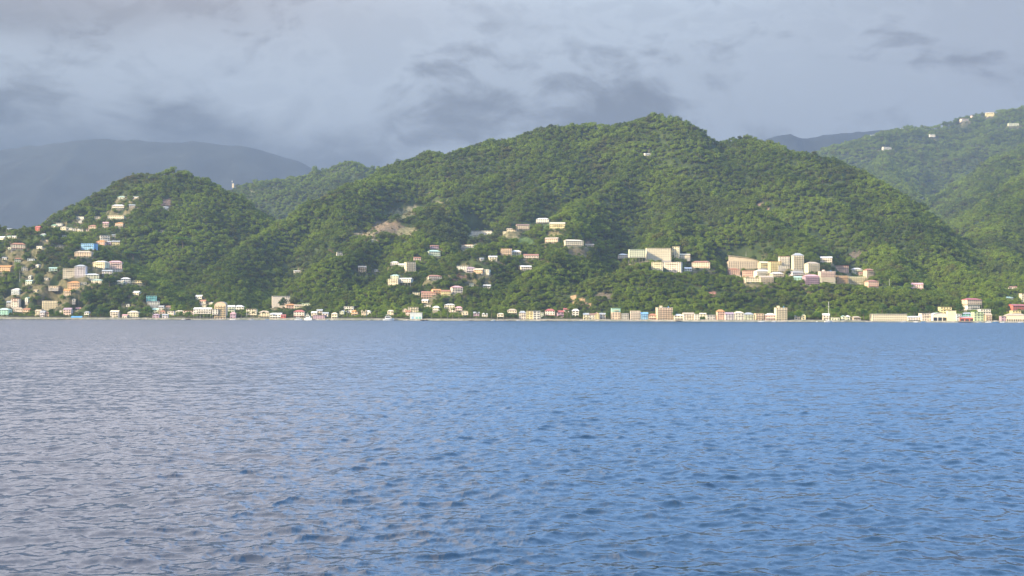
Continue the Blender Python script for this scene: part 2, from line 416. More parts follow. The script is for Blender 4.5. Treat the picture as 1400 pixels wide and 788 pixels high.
# ------------------------------------------------------------------ houses: photo left, right, top, base | roof, wall, roof colour, features | label
# features: v veranda, b balconies, s stilts, t tall side tower, p parapet tank
HOUSES = {
'houses on the near left hillside': """
8 15.5 305.5 311 gable palepink grey - | tiny pale pink house high at the left edge under the low skyline
18 23 306.5 310 flat white white - | small flat white cabin just right of the tiny pale pink house near the top left
23.5 28 307 310.5 gable white grey - | second small white cabin, right of the flat one near the top left skyline
47.5 54.5 309 317.5 gable red red - | bright red two-storey house on the upper left hillside
56 63 310.5 315 hip mint mint - | mint green cottage beside the bright red house
55.5 62 319.5 323.5 hip mint white - | pale mint cottage on its own just below the bright red house
69 77 307 312.5 hip white green - | white house with green roof where the left skyline dips
76.5 85 305 309.5 flat white white - | white house right at the dip of the left skyline
82 91 310 315.5 hip cream cream - | cream house below the white one at the dip of the left skyline
92.5 98.5 311.5 315 flat white white - | low white house at the left end of the little row by the saddle
-3 6 323 330 gable cream white v | cream house cut by the left picture edge high on the slope
9 15 322.5 326 gable palegreen mint - | low greenish cottage left of the smallest white one, upper left slope
16.5 22.5 322.5 326.5 gable white white - | low white cottage right of the greenish one, upper left slope
15 34 332 341.5 hip cream rust v | wide cream house with dark red roof on the left hillside
10.5 15 338 342 flat palegreen grey - | little pale outbuilding left of the wide cream house with dark red roof
49.5 58 336.5 340.5 flat white white - | low white bungalow alone in the trees right of the dark red roof
76 85 335.5 338 flat tan cream - | thin low tan bungalow half lost in dark trees below the saddle
20 28.5 352.5 359 hip palegreen rust - | pale green house with dark red roof in the middle of the left hillside
37.5 47 353.5 357 flat paleblue grey - | low pale blue bungalow on the left hillside
-4 14 363 373 gable orange orange v | orange house with grey lower floor cut by the left picture edge
29.5 38 365 370.5 flat cream white - | cream box house just above the tall pole on the left hillside
48 53 361.5 366.5 gable white white - | narrow white house alone in the trees, middle of the left hillside
67 78 365.5 372 gable palegreen mint v | pale greenish house left of the big cream house in the trees
38.5 42.5 376.5 381 gable white white - | narrow white house right of the tall pole
34 44 383 389 gable palegreen mint - | greenish white house below the narrow white one right of the tall pole
14.5 27 394.5 403 hip paleblue white b | pale blue grey house above the shore houses at the far left
66 80 391 394 flat tan cream - | long thin cream roofed shed amid trees left of the orange house
153 158 320.5 324 gable grey grey - | tiny grey house above the greyish white block on the spur
61 66 328 330.8 flat tan grey - | faint tan hut between the pale mint cottage and the saddle
85 91 321.5 324.5 flat white white - | faint white hut just under the saddle row
14 19.5 345 348.5 gable tan rust - | little tan hut under the wide cream house with dark red roof
60.5 66 380 383.5 flat grey white - | faint grey hut left of the big cream three-storey house
3 9 351.5 355.5 gable white grey - | little white house above the orange one at the left edge
45 51 396 400 gable cream tan - | small cream hut right of the pale blue grey house at far left
33.5 38.5 406.5 413 gable white mint - | small white gabled house above the shore trees at far left
""",
'houses around the left spur': """
104 115 296 300 flat white grey - | low white house at the left end of the high terrace on the dome hill
129.5 137 296 299.5 flat cream cream - | low cream house in the middle of the high terrace on the dome hill
107.5 111.5 301.5 305 gable white white - | tiny bright white house alone above the saddle
146 169.5 294.5 300 flat cream tan - | long cream house on the high terrace of the dome hill
153 169.5 279.5 286.5 hip cream white v | broad pale house highest but two on the dome hill
161 170.5 268 272.5 hip palegreen mint - | pale greenish house topmost left on the dome hill
181 189.5 268.5 272.5 gable palepink grey - | dusty pink house topmost right on the dome hill
176.5 184.5 279.5 285 gable tan grey - | small tan house right of the broad pale one on the dome hill
99.5 103.5 312.5 316 flat white white - | first tiny white house of the row by the saddle
104.5 109 313 317 hip cream white - | cream middle house of the row by the saddle
109.8 113.5 313.5 317 flat white white - | last tiny white house of the row by the saddle
121 131.5 307.5 314.5 hip peach rust - | peach house with rusty roof on the left spur
117.5 121.5 312.5 318 gable peach peach - | narrow peach annex below the peach house with rusty roof
140.5 148 303.5 312.5 gable peach pink b | tall narrow peach house below the high terrace
157 168.5 304 310.5 hip palepink peach v | wide pinkish house right of the tall narrow peach one
137 150 322 330 flat white grey b | greyish white block above the orange pink house on the spur
130.5 143.5 328.5 336.5 hip salmon orange v | orange pink house below the greyish white block
144.5 151.5 329.5 335.5 gable mauve grey - | small mauve house between the orange pink and the yellow ones
153 163.5 329 335.5 gable yellow grey - | small yellow house right of the little mauve one
109.5 129 333 342 flat blue blue b | bright blue house on the left spur
102 124.5 343 352.5 hip peach tan v | long peach house directly below the bright blue one
125.5 144.5 356.5 366.5 hip paleyellow cream b | pale yellow villa with hipped roof and balcony on the left spur
148 166.5 356.5 368 hip pink pink b | pink villa with hipped roof beside the pale yellow villa
139.5 153 369 376.5 gable palepink grey v | pinkish house below and between the yellow and pink villas
154.5 167 368 372.5 flat white pink - | low house with flat pinkish roof under the pink villa
116.5 135 374 381.5 hip paleyellow white - | pale house with a wide white roof below the yellow villa
124.5 139 382 387.5 hip cream mint - | cream bungalow with wide roof right of the tall orange house
86 102.5 367 381.5 flat cream cream b | big cream three-storey house, the largest on the left spur
102 116.5 362 378 hip lilac grey b | lilac house joined to the right of the big cream three-storey one
92.5 108.5 384.5 396 hip orange orange b | orange house with wide upper floor above the shore at left
87 96.5 395 404.5 gable peach peach b | peach lower wing stepping down below the wide orange house
108.5 118 385.5 389.5 flat cream cream - | low cream roofed outbuilding right of the wide orange house
165.5 178 379.5 386.5 hip white white - | white hipped house in the middle of the yellow group
160 168.5 383.5 389 gable palegreen cream - | pale green house at the left end of the yellow group
175.5 194 383.5 389.5 flat yellow yellow v | long lime yellow house at the right end of the yellow group
181 190 398 406 gable cream white b | cream gabled house alone above the shore trees below the yellow group
98.5 103 408.5 412.5 gable white white - | tiny white hut in trees above the blue tarpaulin shelter
172.5 177 415.5 420 gable white white - | tiny white hut above the yellow shore house at left
223.5 230 282.5 286.5 gable white white - | lone white house under the brown cliff of the dome hill
219.5 225 314.5 317.5 flat tan tan - | thin tan hut lost in the wooded valley side below the brown cliff
""",
'shore houses at the left': """
-4 11.5 421.5 432.5 hip mint mint v | mint green beach house with veranda at the left picture edge
15 25.5 408.5 420.5 flat palepink red b | pale pink house with red balconies above the shore at far left
9 15 411.5 419.5 gable grey grey - | grey annex on the left of the pale pink house with red balconies
9.5 16 418.5 425 gable lilac mauve - | small lilac house behind the mint green beach house
18.5 30.5 420.5 429 hip palepink tan v | pale pink shore bungalow right of the mint green beach house
31.5 40.5 421.5 429.5 gable peach rust v | peach shore house under a rusty gable at far left
48 55.5 423.5 433 gable cream tan v | cream shore house left of the lilac gabled one
54.5 61 425 434 gable lilac grey b | lilac gabled shore house at far left
60 66.5 426.5 433.5 hip orange rust - | small orange shore house between the lilac gable and the big villa
57 79 411.5 426.5 flat cream cream bb | big pale villa with overhanging roof slab above the left shore
80 84.5 424.5 429 gable white white - | tiny white shed right of the big pale villa
86.5 97 421 432 gable pink mauve b | dusky pink gabled house left of the blue tarpaulin shelter
99.5 112 420.5 427.5 hip palepink pink - | pinkish house behind the blue tarpaulin shelter
115 121.5 425.5 433 hip white grey v | small white house right of the blue tarpaulin shelter
150.5 161.5 424.5 434.5 gable palepink cream b | pinkish two-storey shore house alone in the trees at left
167 173.5 430 435.5 gable palepink pink - | low pinkish shed left of the yellow shore house
174.5 189 425 435 hip paleyellow cream v | pale yellow shore house with broad roof at left
""",
'houses of the valley mouth': """
200 214 404.5 413 flat teal mint b | teal house with flat roof, the highest at the valley mouth
202 218 412 417.5 flat white white - | long white roofed house directly below the teal house
208 218.5 421.5 429.5 gable palegreen mint b | pale green shore house below the long white roof
208.5 217 429.5 436 hip mauve mauve - | low mauve shore house at the valley mouth
217 223.5 418 424.5 gable grey grey - | small grey gabled house at the valley mouth
218 225.5 424.5 431.5 hip peach rust b | peach house with rusty roof at the valley mouth
221.5 229.5 429.5 435.5 gable lilac grey - | small lilac shore house right of the low mauve one
226.5 233 418 428.5 gable cream brown b | tall narrow cream house with dark roof at the valley mouth
229 237.5 425.5 432 flat palepink white - | pinkish white box house right of the tall narrow cream one
239.5 250 424.5 430 hip paleyellow cream - | pale yellow bungalow with cream roof at the valley mouth
250.5 265 425 430.5 flat pink rust - | long low pink house left of the white house on piles
264.5 288 422 437.2 gable white white sb | long white two-storey house standing on piles over the water
290 298 423.5 436.8 flat white grey s | narrow white house on mauve piles beside the long one
267 276 403.5 411 gable white white - | white gabled house highest in the trees behind the piles
272 281.5 410 417.5 gable palepink rust - | pinkish house below the highest white gable in the trees
276.5 281.5 416 421.5 flat cream white - | tiny white block under the pinkish house, behind the piles
285.5 291 413 417.5 gable white white - | little white roofed hut in trees left of the arched gable house
293 308.5 412.5 436 arch peach tan bb | tall peach house with a big rounded gable over yellow balconies
309 320.5 417.5 427.5 gable palegreen white b | pale greenish house right of the rounded gable
320 333 417.5 425 hip white white - | house with a long bright white hipped roof right of the valley mouth
314.5 322 427 436 hip mauve pink - | round looking mauve house low on the shore
336.5 350.5 422.5 433 flat cream tan v | long cream house behind palms, right of the valley mouth
353.5 368 425 434.5 hip paleyellow yellow v | lemon yellow house behind palms
368.5 384 428 436 gable white white v | broad white roofed shore house left of the dark red shed
384 390.5 430.5 436.5 gable red red - | little dark red shore shed
372 396.5 405 421.5 flat palepink white w | tall pale pink building with a column of dark windows at its right end
391 405 415.5 423 hip salmon orange - | orange roofed house leaning on the tall pale pink building
402.5 412 416.5 423 gable paleyellow yellow - | yellow green gabled house right of the orange roof
412.5 424 415 418.5 flat palegreen mint - | long thin greenish roof right of the yellow green gable
401.5 416 424 434.5 hip white red v | white shore house with a crimson hipped roof
""",
'shore houses left of the middle': """
425.5 433 426 434 gable cream white - | cream house behind the white motor yacht with tall aerial
433 440.5 423 431 gable tan grey b | tan gabled house above the long mauve boathouse
440.5 448.5 427 434 gable palepink grey - | pinkish gabled house above the right end of the mauve boathouse
427.5 444 431.5 437 flat mauve lilac - | long low mauve boathouse at the water
453 461 427.5 436 hip cream cream v | cream shore house right of the long mauve boathouse
464.5 470 424.5 431 gable palegreen white - | narrow pale green house left of the white two-storey one
470 483 419 428 flat white white b | white two-storey house with flat roof above the palms
480.5 488.5 424 431.5 hip peach orange v | orange and white house at the foot of the white two-storey one
494 500.5 424 433 gable tan tan - | tan house standing in the palms
500 506.5 424.5 430 hip white white - | little house under a white roof among the palms
529.5 538 424 431 hip cream cream - | cream hipped house above the large white motor yacht
550.5 556 421.5 428 gable tan grey - | small tan house left of the long flat cream one
554.5 561 424.5 432 gable pink rust - | pink gabled house under the tan one
557.5 572 420 428 flat cream cream b | long flat roofed cream house above the blue and teal one
560.5 577 427.5 437 flat paleblue white T | pale blue shore house with teal doors and white roof
591.5 600.5 418.5 427 hip cream white v | cream house alone right of the blue and teal shore house
576.5 585 409.5 416.5 gable palepink white b | pinkish house with white roof below the salmon terrace
580 588.5 417 420 flat white white - | small flat white roof below the pinkish house
607.5 621.5 415.5 422 hip cream white - | first of the pale stepped houses above the shore trees
612 622 421.5 427 flat palepink cream - | lower pinkish house in the pale stepped group
622.5 632 419 427 hip palepink pink v | pinkish house at the middle of the pale stepped group
631.5 640 425 432.5 arch cream cream v | cream house with an arched front, lowest of the stepped group
647.5 655 426.5 434 gable mauve grey - | dull mauve house in the palms right of the arched front
659 666.5 428 434.5 hip white white - | low white roofed house half hidden by shore palms
679.5 688.5 429 438 hip cream cream s | cream hut on stilts standing alone at the water
693.5 706.5 422.5 430.5 hip cream tan v | cream house with broad hipped roof left of the pink and yellow row
""",
'shore houses right of the middle': """
709.5 719 426 438 hip palepink grey b | pink and grey tall house starting the coloured row
719.8 728.3 425.5 437.5 flat yellow cream b | yellow three-storey house next to the white one with dark windows
728.8 738.8 426 438 flat white white W | white house with a grid of large dark windows
739.5 743 427 435 flat palegreen grey - | very narrow pale green house
745 758.5 422.5 433.5 hip white red v | white house under a bold red hipped roof in the row
762 771 424.5 434 gable mauve red b | maroon house right of the bold red hipped roof
770.5 778 421.5 428 gable white red - | small white house with red gable behind the maroon one
782 791.5 422.5 433 hip white white W | white house with dark open storeys and a white cap roof
797.5 805 428.5 438 gable paleyellow grey b | pale yellow house at the foot of the orange earth scar
805.5 813 428.5 437.5 gable white brown b | white house with brown gable near the orange earth scar
813.5 819.3 427.5 438 gable yellow pink - | narrow yellow house with a pink gable
820 828 428 437 gable palepink grey v | pale pink house right of the narrow yellow one
836.5 848.3 421.5 437.5 flat peach mint bM | peach house with a mint green top storey
850 859.5 428.5 437.5 flat grey white b | grey green house with white roof right of the mint topped one
861.8 875.5 425 437.8 flat palepink cream bb | broad pinkish three-storey house right of the grey green one
876.3 885.8 427 437.8 gable blue paleb b | light blue gabled house in the shore row
887 897.3 429 437.8 hip peach rust v | peach bungalow left of the great apartment block
898.5 920 421 438.3 flat peach white bbp | great four-storey peach apartment block with rows of balconies
921.8 934 429.5 437.8 hip cream white v | low cream house just right of the great apartment block
934.5 949.5 427.5 437.8 gable palepink tan b | long pinkish house in the row right of the great apartment block
949.8 956.5 429.5 438 flat white white - | plain white box house with rounded look
956.9 965.3 428 434.5 gable paleyellow cream - | pale lemon house set back above a dark yard
966.5 978.3 430.5 437.8 flat grey paleg - | low grey and yellowish shed left of the bright orange house
980.8 990.8 423.5 437.8 hip salmon orange b | bright orange three-storey house
991.5 1003.5 427 438 gable lilac mauve b | lilac gabled house right of the bright orange one
1004.8 1017.3 425.8 438 hip white cream b | ivory three-storey house in the right shore row
1018 1031 427.5 438 hip palegreen grey b | pale green house with grey hip roof in the right shore row
1032.8 1044.6 428.5 438.3 flat peach tan bb | peach house with loggias left of the salmon one
1046.5 1060.5 428.5 438.3 hip salmon white v | salmon house with a white hipped roof
1060.9 1076.3 421 438.8 flat cream cream bbp | tall cream five-storey block ending the right shore row
1087 1094 431.5 437.5 gable palepink grey - | low pinkish shed alone right of the tall cream block
1096 1101.5 429.5 437.5 gable paleyellow green - | lime yellow hut right of the low pinkish shed
1125 1134 428.8 438.3 gable palepink white b | pinkish house behind the mast of the moored sailboat
1136.5 1148 434 438.5 flat palegreen tan - | low greenish shed right of the sailboat
1151 1156.5 431.5 438 gable palegreen mint - | left one of two pale green cottages
1157 1162.5 431.3 438 hip palegreen white - | right one of two pale green cottages
1166.5 1176.5 432.5 438.3 hip tan tan v | tan bungalow by the dark trees on the right shore
""",
'waterfront buildings at the far right': """
1192.8 1240 430.3 439.8 flat cream white L | very long cream two-storey waterfront building with many windows
1240.8 1259.5 433.3 440 gable palepink white v | low white and pink shed joined to the very long cream building
1260 1274.3 429.5 440 flat palepink white b | pinkish white two-storey building between shed and boat hall
1275 1295.5 429 440.3 arch white white O | white boat hall with a dark open front and curved roof
1286 1301 419.8 429.5 flat yellow yellow b | bright yellow upper building behind the boat hall
1296 1307.3 426.5 441 flat paleyellow paleyellow N | blank pale yellow block rising from the water's edge
1308 1314.5 431 441 flat paleblue white b | narrow pale blue house right of the blank yellow block
1316.5 1331 427.3 434.5 hip teal grey - | teal house with a grey hipped roof behind the red boathouse
1312.5 1332 434.8 441 gable red pink O | long low red boathouse with pink roof at the waterfront
1331.5 1345 427.5 440.5 flat green palegreen b | vivid green house on the waterfront
1320.5 1344.5 407.8 423.5 hip peach red s | peach house with an oval red roof standing on tall stilts
1321.5 1341 417.5 426 flat white grey b | greyish white house below the red roof on stilts
1340.8 1354.5 422.8 432 flat white white b | white two-storey house with dark openings right of the green house
1347.5 1356 430 441 gable peach tan bb | peach and brown house at the waterfront by the moored boats
1368.8 1377.5 433.3 440.5 flat mauve white - | grey mauve kiosk right of the moored boats
1376.5 1403 429.5 440.3 hip cream tan A | cream waterfront arcade cut by the right picture edge
1384 1396 424.5 431 flat yellow yellow b | yellow upper storey house above the cream arcade
1383 1405 416 424.5 gable red red - | big red roofed hall above the yellow house at the right edge
1375.5 1386 405.8 410.5 hip paleg mint - | pale green roof in the trees near the right edge
1396.5 1405 401.5 415 flat paleyellow cream b | tall pale yellow house at the right edge above the red roofed hall
1381 1390.5 391.5 395.5 gable palepink rust - | faint pinkish house in the hazy trees near the right edge
1246.5 1262 386.8 396.3 gable pink pink v | pink house alone at the end of the green lawn
""",
'houses on the lower middle slope': """
489.8 501 363.5 373 gable orange tan b | bright orange house alone on the lower slope
511.8 517 368.5 372 flat white white - | tiny white hut right of the lone bright orange house
402 410.5 370 373.3 gable white white - | low white roof alone deep in the trees of the bright spur
460.5 468.5 344.5 351.5 flat grey grey - | grey unfinished house on the slope above the orange one
534 545 357.5 363.5 hip palepink white v | pinkish white house left of the taller cream one
545 553.5 360.5 366 gable palegreen white - | pale greenish cottage touching the pinkish white house
555 569 358.5 373.3 flat cream cream bb | tall cream house with three open floors on the lower slope
565.8 575.5 351.5 356.5 gable pink rust - | small pink house above the tall cream one
533.5 545 375.5 381.5 hip palegreen mint - | pale green roofed house above the cream one with two floors
529.8 544.5 381.5 390.3 flat cream white b | cream two-floor house below the pale green roof
545.5 562 380 391.5 gable white white s | white house on long dark stilts
586 602.3 341.8 352 hip palegreen mint v | pale green house with hipped roof and wide porch
588.5 600 335.3 340.5 gable mauve rust - | dull red house just above the pale green one with wide porch
629.8 647.5 334.5 345.3 flat white rust bb | white house with two deep balconies and a thin red roof edge
647.8 655.5 333.5 339 gable cream tan - | small cream house at the right shoulder of the balconied white one
656.3 662 352.5 357 gable white grey - | tiny white house left of the lemon house on the middle slope
668.5 679.8 349.8 357.3 gable paleyellow white b | lemon white house on the middle slope
624.5 640 363.8 369 flat white white - | first low white house of the lilac row
637.5 650.5 365 373 hip lilac lilac v | lilac house in the row of four
648 659.8 367 374.3 gable orange cream - | orange cream house in the row of four
659 669 368.5 376.3 flat white white b | white house ending the row of four
585.5 604.5 376 383.3 hip palepink rust b | dusty pink house with balcony below the row of four
564.5 573.8 399.5 403.8 flat paleyellow green - | lime house left of the salmon terrace
576 596 398.3 408.3 gable salmon rust bb | long salmon terrace house
591.5 603.3 395.3 402.8 gable orange orange b | bright orange gabled house between the salmon terrace and the yellow one
603 615.5 396.5 404.5 gable yellow rust b | golden yellow house right of the bright orange gable
617.8 633.3 390.8 401.5 hip palepink pink b | white and pink hipped house right of the golden yellow one
642 647.8 387.3 392.5 flat palegreen white - | tiny pale green box in the trees right of the pink hipped house
660.5 670.5 389.3 394 gable white white v | little white house deep in the trees below the row of four
""",
'houses on the upper middle slope': """
643.5 672.8 315.8 322.3 flat white white L | long low white building on the upper middle slope
687.3 699.8 316.3 324 flat paleyellow cream b | pale yellow block below the long beige roofs
692.5 706.5 312 317 gable tan tan - | left half of the long beige roofs
706 723.8 306.3 315 gable tan brown v | brownish gabled house at the right end of the beige roofs
732.8 750.3 298 308.5 hip white white sv | bright white hipped house highest on the middle slope
751.5 772.5 303.8 313.8 gable yellow cream b | yellow house with sweeping cream roof right of the highest white one
744.8 762.8 324.5 333 gable peach tan v | tan peach house below the yellow one with sweeping roof
772 798.5 327.5 337.5 hip cream cream v | very wide cream house with low hipped roof
684.5 699.5 340 350 flat peach rust bb | peach two-floor house on the middle slope
700 712.3 342 350.5 hip cream white b | cream house touching the right side of the peach two-floor one
716.3 736.5 347.3 355.5 gable palepink rust v | pinkish house beside the brown earth on the middle slope
711.8 728 363 370.5 gable cream white v | cream house below the brown earth on the middle slope
800.5 812 333.5 338 gable tan tan - | small tan house right of the very wide cream one
881.5 890 209.5 213.5 gable white white - | lone white roof high on the main peak
""",
'houses on the middle terrace': """
845.5 858.8 346.8 359 hip palepink white s | small pinkish house left of the green roof on stilts
860.5 883 341 361 flat palegreen mint s | long house with mint green roof on tall stilts
884 917.8 339.3 356.8 flat cream cream G | biggest cream block on the middle terrace with many window rows
919 928.8 337.3 352.3 flat paleyellow cream - | narrow cream tower right of the biggest cream block
926.5 943.5 346.8 353.5 gable cream cream - | low cream wing reaching right from the narrow tower
890.5 906 358.3 371 flat paleyellow cream b | pale yellow house under the biggest cream block
905.5 931 358.5 373.3 flat palepink white b | big pinkish white house under the biggest cream block
935.8 946.3 365.5 372.8 gable white white - | little white house with a gable at the right of the middle terrace
945.8 970.5 356.8 368 hip cream rust v | cream house with a russet pyramid roof at the right of the middle terrace
""",
'houses on the right terrace': """
995.8 1038.5 349.5 368.5 shed tan tan R | very long tan school building with a swooping pale roof edge
1039.5 1052.5 357.5 366.8 gable yellow cream b | yellow house behind the golden two-storey one
1052.8 1069 357.8 372.8 flat yellow orange bb | golden two-storey house on the right terrace
1065.3 1079.5 350.8 364 flat white red bb | white house with red trim and dark openings on the right terrace
1064 1080 363 367.5 flat grey grey - | low grey wall house under the white one with dark openings
1084.8 1099.3 346 368.5 hip cream grey bbp | tallest cream tower house with grey pointed roof on the terrace
1104 1121.3 358 373.5 hip cream tan bb | cream house with pyramid roof right of the tallest tower house
1121.8 1137.5 350.8 360.5 gable palepink white b | pinkish white house highest on the right of the terrace
996.5 1012 366.8 378 hip salmon rust b | salmon hipped house lowest left on the right terrace
1004.5 1013 376.5 380.5 flat white white - | small white annex at the foot of the salmon hipped house
1015.6 1033.3 370 381 flat salmon red b | deep salmon block right of the salmon hipped house
1034 1055 368.8 379.5 hip white white bb | wide white house with a domed white roof on the right terrace
1018.8 1039 379.5 387.5 flat cream cream v | cream house under the deep salmon block
1039.5 1057.8 377 387.5 gable tan tan bb | tan house under the wide white domed roof
1056 1072.5 372 380.5 hip tan white b | pale tan house between golden house and lower tan house
1082.5 1101 370.8 379 gable lilac grey b | greyish lilac house under the tallest tower house
1086 1097.5 377.8 384.3 gable mint mint - | small mint green house below the greyish lilac one
1100.5 1120.8 375.3 390.3 hip mauve pink bb | dusky pink house with a pale roof, lowest under the pyramid roof
1121.5 1142.3 371 388 flat pink white bbp | long house pink above and green below on the right terrace
1142.8 1160.3 363.3 373.5 flat salmon red b | salmon red house with flat roof near the right end
1144 1160.5 376.8 390 flat orange cream bb | yellow orange house in the lower right row
1160 1185.3 378 391.3 flat paleyellow palegreen bb | long pale yellow and green house in the lower right row
1166 1179.3 366.3 375.5 hip palegreen white b | pale green hipped house near the right end of the terrace
1174.8 1186 372 379 gable peach rust b | small peach house between the pale green and the tan hips
1184.3 1196.3 367.3 379.5 hip tan rust b | tan hipped house at the right end of the terrace
1186.5 1202 382.8 394 hip salmon rust v | salmon bungalow lowest at the right end of the terrace
""",
'houses on the hazy right ridge': """
1207 1219.5 201 205 flat white white - | brightest white house alone on the hazy right hill
1230.5 1235.5 173.3 177 gable white white - | tiny white house just under the hazy right skyline
1190.5 1195.5 183.5 186.5 gable white grey - | faint tiny house lowest left under the hazy right skyline
1271.5 1279 183.8 190.3 flat white grey s | white house frame with open storeys on the hazy right hill
1313.5 1326 162 166.5 hip palepink rust - | dusty pink low house on the hazy ridge
1328.5 1335.5 154 158.5 gable pink rust - | small pink house just above the dusty low one on the hazy ridge
1346.5 1352 147.5 151.5 flat white white - | white hut topmost on the hazy ridge
1347.8 1359 153.5 160 hip yellow cream b | yellow house just under the topmost white hut on the hazy ridge
1379 1393 168.5 172.3 flat paleg white - | long pale low house near the right edge of the hazy ridge
""",
}
ALIAS = {'paleb': 'blue', 'paleg': 'grey', 'palegreen': 'green', 'paleyellow': 'cream', 'yellow': 'tan', 'lilac': 'mauve', 'peach': 'orange'}
WALIAS = {'paleg': 'palegreen', 'paleb': 'paleblue'}

# ------------------------------------------------------------------ place the houses on the ground first, so that the ground can be levelled under them
PLAN = []
for grp, txt in HOUSES.items():
    for line in txt.strip().splitlines():
        spec, label = line.split('|')
        s = spec.split()
        x0, x1, yt, yb = map(float, s[:4])
        PLAN.append(dict(x0=x0, x1=x1, yt=yt, yb=yb, roof=s[4], wall=WALIAS.get(s[5], s[5]), rc=ALIAS.get(s[6], s[6]), ft=s[7], label=label.strip(), group=grp))
for h in PLAN:
    cx = (h['x0'] + h['x1']) / 2
    u = at(cx, h['yb'], 1000.0)[0] / 1000.0
    if h['yb'] >= 427.5 or ('shore' in h['group'] and h['yb'] > 424) or ('waterfront' in h['group'] and h['yb'] > 423):
        wl = 427 + CAM_H * F / float(coast(u)) + (cx - 700) * 0.0024         # waterline in the photo
        Y = float(coast(u)) + (5 if 's' in h['ft'] else 8) + max(0, wl - h['yb'] - 1.6) * 7.5
        p = at(cx, h['yb'], Y)
        p[2] = max(p[2], 1.6)
    else:
        p = hit(cx, h['yb'])
    h['p'] = p
    h['w'] = (h['x1'] - h['x0']) * p[1] / F
    h['h'] = (h['yb'] - h['yt']) * p[1] / F
    h['d'] = min(max(h['w'] * 0.75, 6.0), 13.0)
    h['yaw'] = random.uniform(-0.10, 0.10) if p[2] < 14 else random.uniform(-0.32, 0.38)
    h['w'] = h['w'] / (math.cos(h['yaw']) + 0.35 * abs(math.sin(h['yaw'])) * h['d'] / max(h['w'], 1))
for h in PLAN:
    p = h['p']
    PADS.append((p[0], p[1] + h['d'] * 0.3, p[2], max(h['w'], h['d']) * 0.62))
HX = np.array([h['p'] for h in PLAN])
# ------------------------------------------------------------------ bare ground: photo x, y, half width, half height, colour
BARE = [
 (530, 312, 25, 10, (0.20, 0.145, 0.105), 1), (498, 323, 18, 6, (0.24, 0.19, 0.12), 1), (548, 294, 20, 9, (0.20, 0.18, 0.10), 1), (568, 284, 12, 4, (0.30, 0.25, 0.16), 0), (556, 318, 16, 8, (0.22, 0.19, 0.11), 1),
 (602, 277, 13, 3.5, (0.40, 0.33, 0.22), 0), (512, 330, 7, 3, (0.36, 0.30, 0.20), 0), (588, 268, 8, 3, (0.22, 0.15, 0.10), 1),
 (792, 413, 10, 6, (0.48, 0.29, 0.17), 0), (784, 408, 5, 5, (0.46, 0.30, 0.18), 0), (803, 418, 6, 4, (0.48, 0.30, 0.18), 0), (974, 403, 7, 4.5, (0.33, 0.16, 0.13), 1), (225, 279, 6, 7, (0.15, 0.10, 0.09), 0), (232, 275, 3, 6, (0.17, 0.115, 0.10), 0),
 (641, 325, 15, 3.5, (0.42, 0.38, 0.26), 0), (700, 324, 10, 3, (0.33, 0.28, 0.18), 0), (740, 360, 9, 4, (0.32, 0.21, 0.12), 1), (628, 380, 11, 5, (0.20, 0.12, 0.09), 1),
 (817, 332, 16, 4, (0.26, 0.15, 0.10), 1), (790, 353, 22, 1.8, (0.30, 0.27, 0.18), 0), (1232, 393.5, 14, 2.6, (0.16, 0.24, 0.06), 2), (348, 264, 13, 2.2, (0.27, 0.25, 0.15), 0), (372, 259, 9, 3, (0.20, 0.19, 0.10), 0),
 (1040, 281, 5, 2.2, (0.33, 0.22, 0.17), 0), (1052, 287, 8, 1.2, (0.32, 0.22, 0.17), 0), (760, 322, 12, 3.5, (0.24, 0.20, 0.10), 1), (862, 366, 9, 3, (0.28, 0.22, 0.14), 0), (790, 345, 16, 5, (0.17, 0.13, 0.08), 1),
 (612, 240, 3.5, 4, (0.23, 0.17, 0.11), 1), (1262, 273, 3, 7, (0.28, 0.24, 0.14), 0), (158, 297, 16, 3.5, (0.26, 0.22, 0.14), 0), (450, 345, 5, 3, (0.20, 0.11, 0.07), 1), (826, 406, 14, 7, (0.15, 0.12, 0.09), 1),
 (740, 308, 20, 6, (0.10, 0.14, 0.05), 2), (718, 330, 12, 6, (0.09, 0.13, 0.045), 2), (1050, 352, 14, 2, (0.22, 0.2, 0.1), 1), (1170, 349, 12, 6, (0.14, 0.11, 0.09), 1),
]
def bare_at(P):
    """index of the bare patch each ground point belongs to, its strength, whether brush grows there"""
    px, py = project(P)
    w = 0.8 + 0.5 * vnoise(P[:, 0] / 9, P[:, 1] / 9)
    C = np.zeros((len(P), 3)); A = np.zeros(len(P)); B = np.zeros(len(P))
    for x, y, rx, ry, c, brush in BARE:
        q = ((px - x) / rx) ** 2 + ((py - y) / ry) ** 2
        m = q * w < 1
        if x < 400: m &= P[:, 1] > 2150
        C[m] = c; A[m] = 1; B[m] = brush
    return C, A, B

# ------------------------------------------------------------------ hills
def grid_mesh(name, P, nr, nc, mats, colors=None):
    """one sheet from a (nr, nc) array of points"""
    me = bpy.data.meshes.new(name)
    me.vertices.add(nr * nc); me.vertices.foreach_set('co', P.astype(np.float32).ravel())
    i = np.arange(nr * nc).reshape(nr, nc)
    q = np.stack([i[:-1, :-1], i[:-1, 1:], i[1:, 1:], i[1:, :-1]], -1).reshape(-1, 4)
    n = len(q)
    me.loops.add(n * 4); me.loops.foreach_set('vertex_index', q.astype(np.int32).ravel())
    me.polygons.add(n); me.polygons.foreach_set('loop_start', np.arange(0, n * 4, 4, dtype=np.int32)); me.polygons.foreach_set('loop_total', np.full(n, 4, np.int32))
    me.polygons.foreach_set('use_smooth', np.ones(n, bool))
    me.materials.append(mats)
    if colors is not None:
        a = me.color_attributes.new('bare', 'FLOAT_COLOR', 'POINT'); a.data.foreach_set('color', colors.astype(np.float32).ravel())
    me.update(calc_edges=True)
    return me

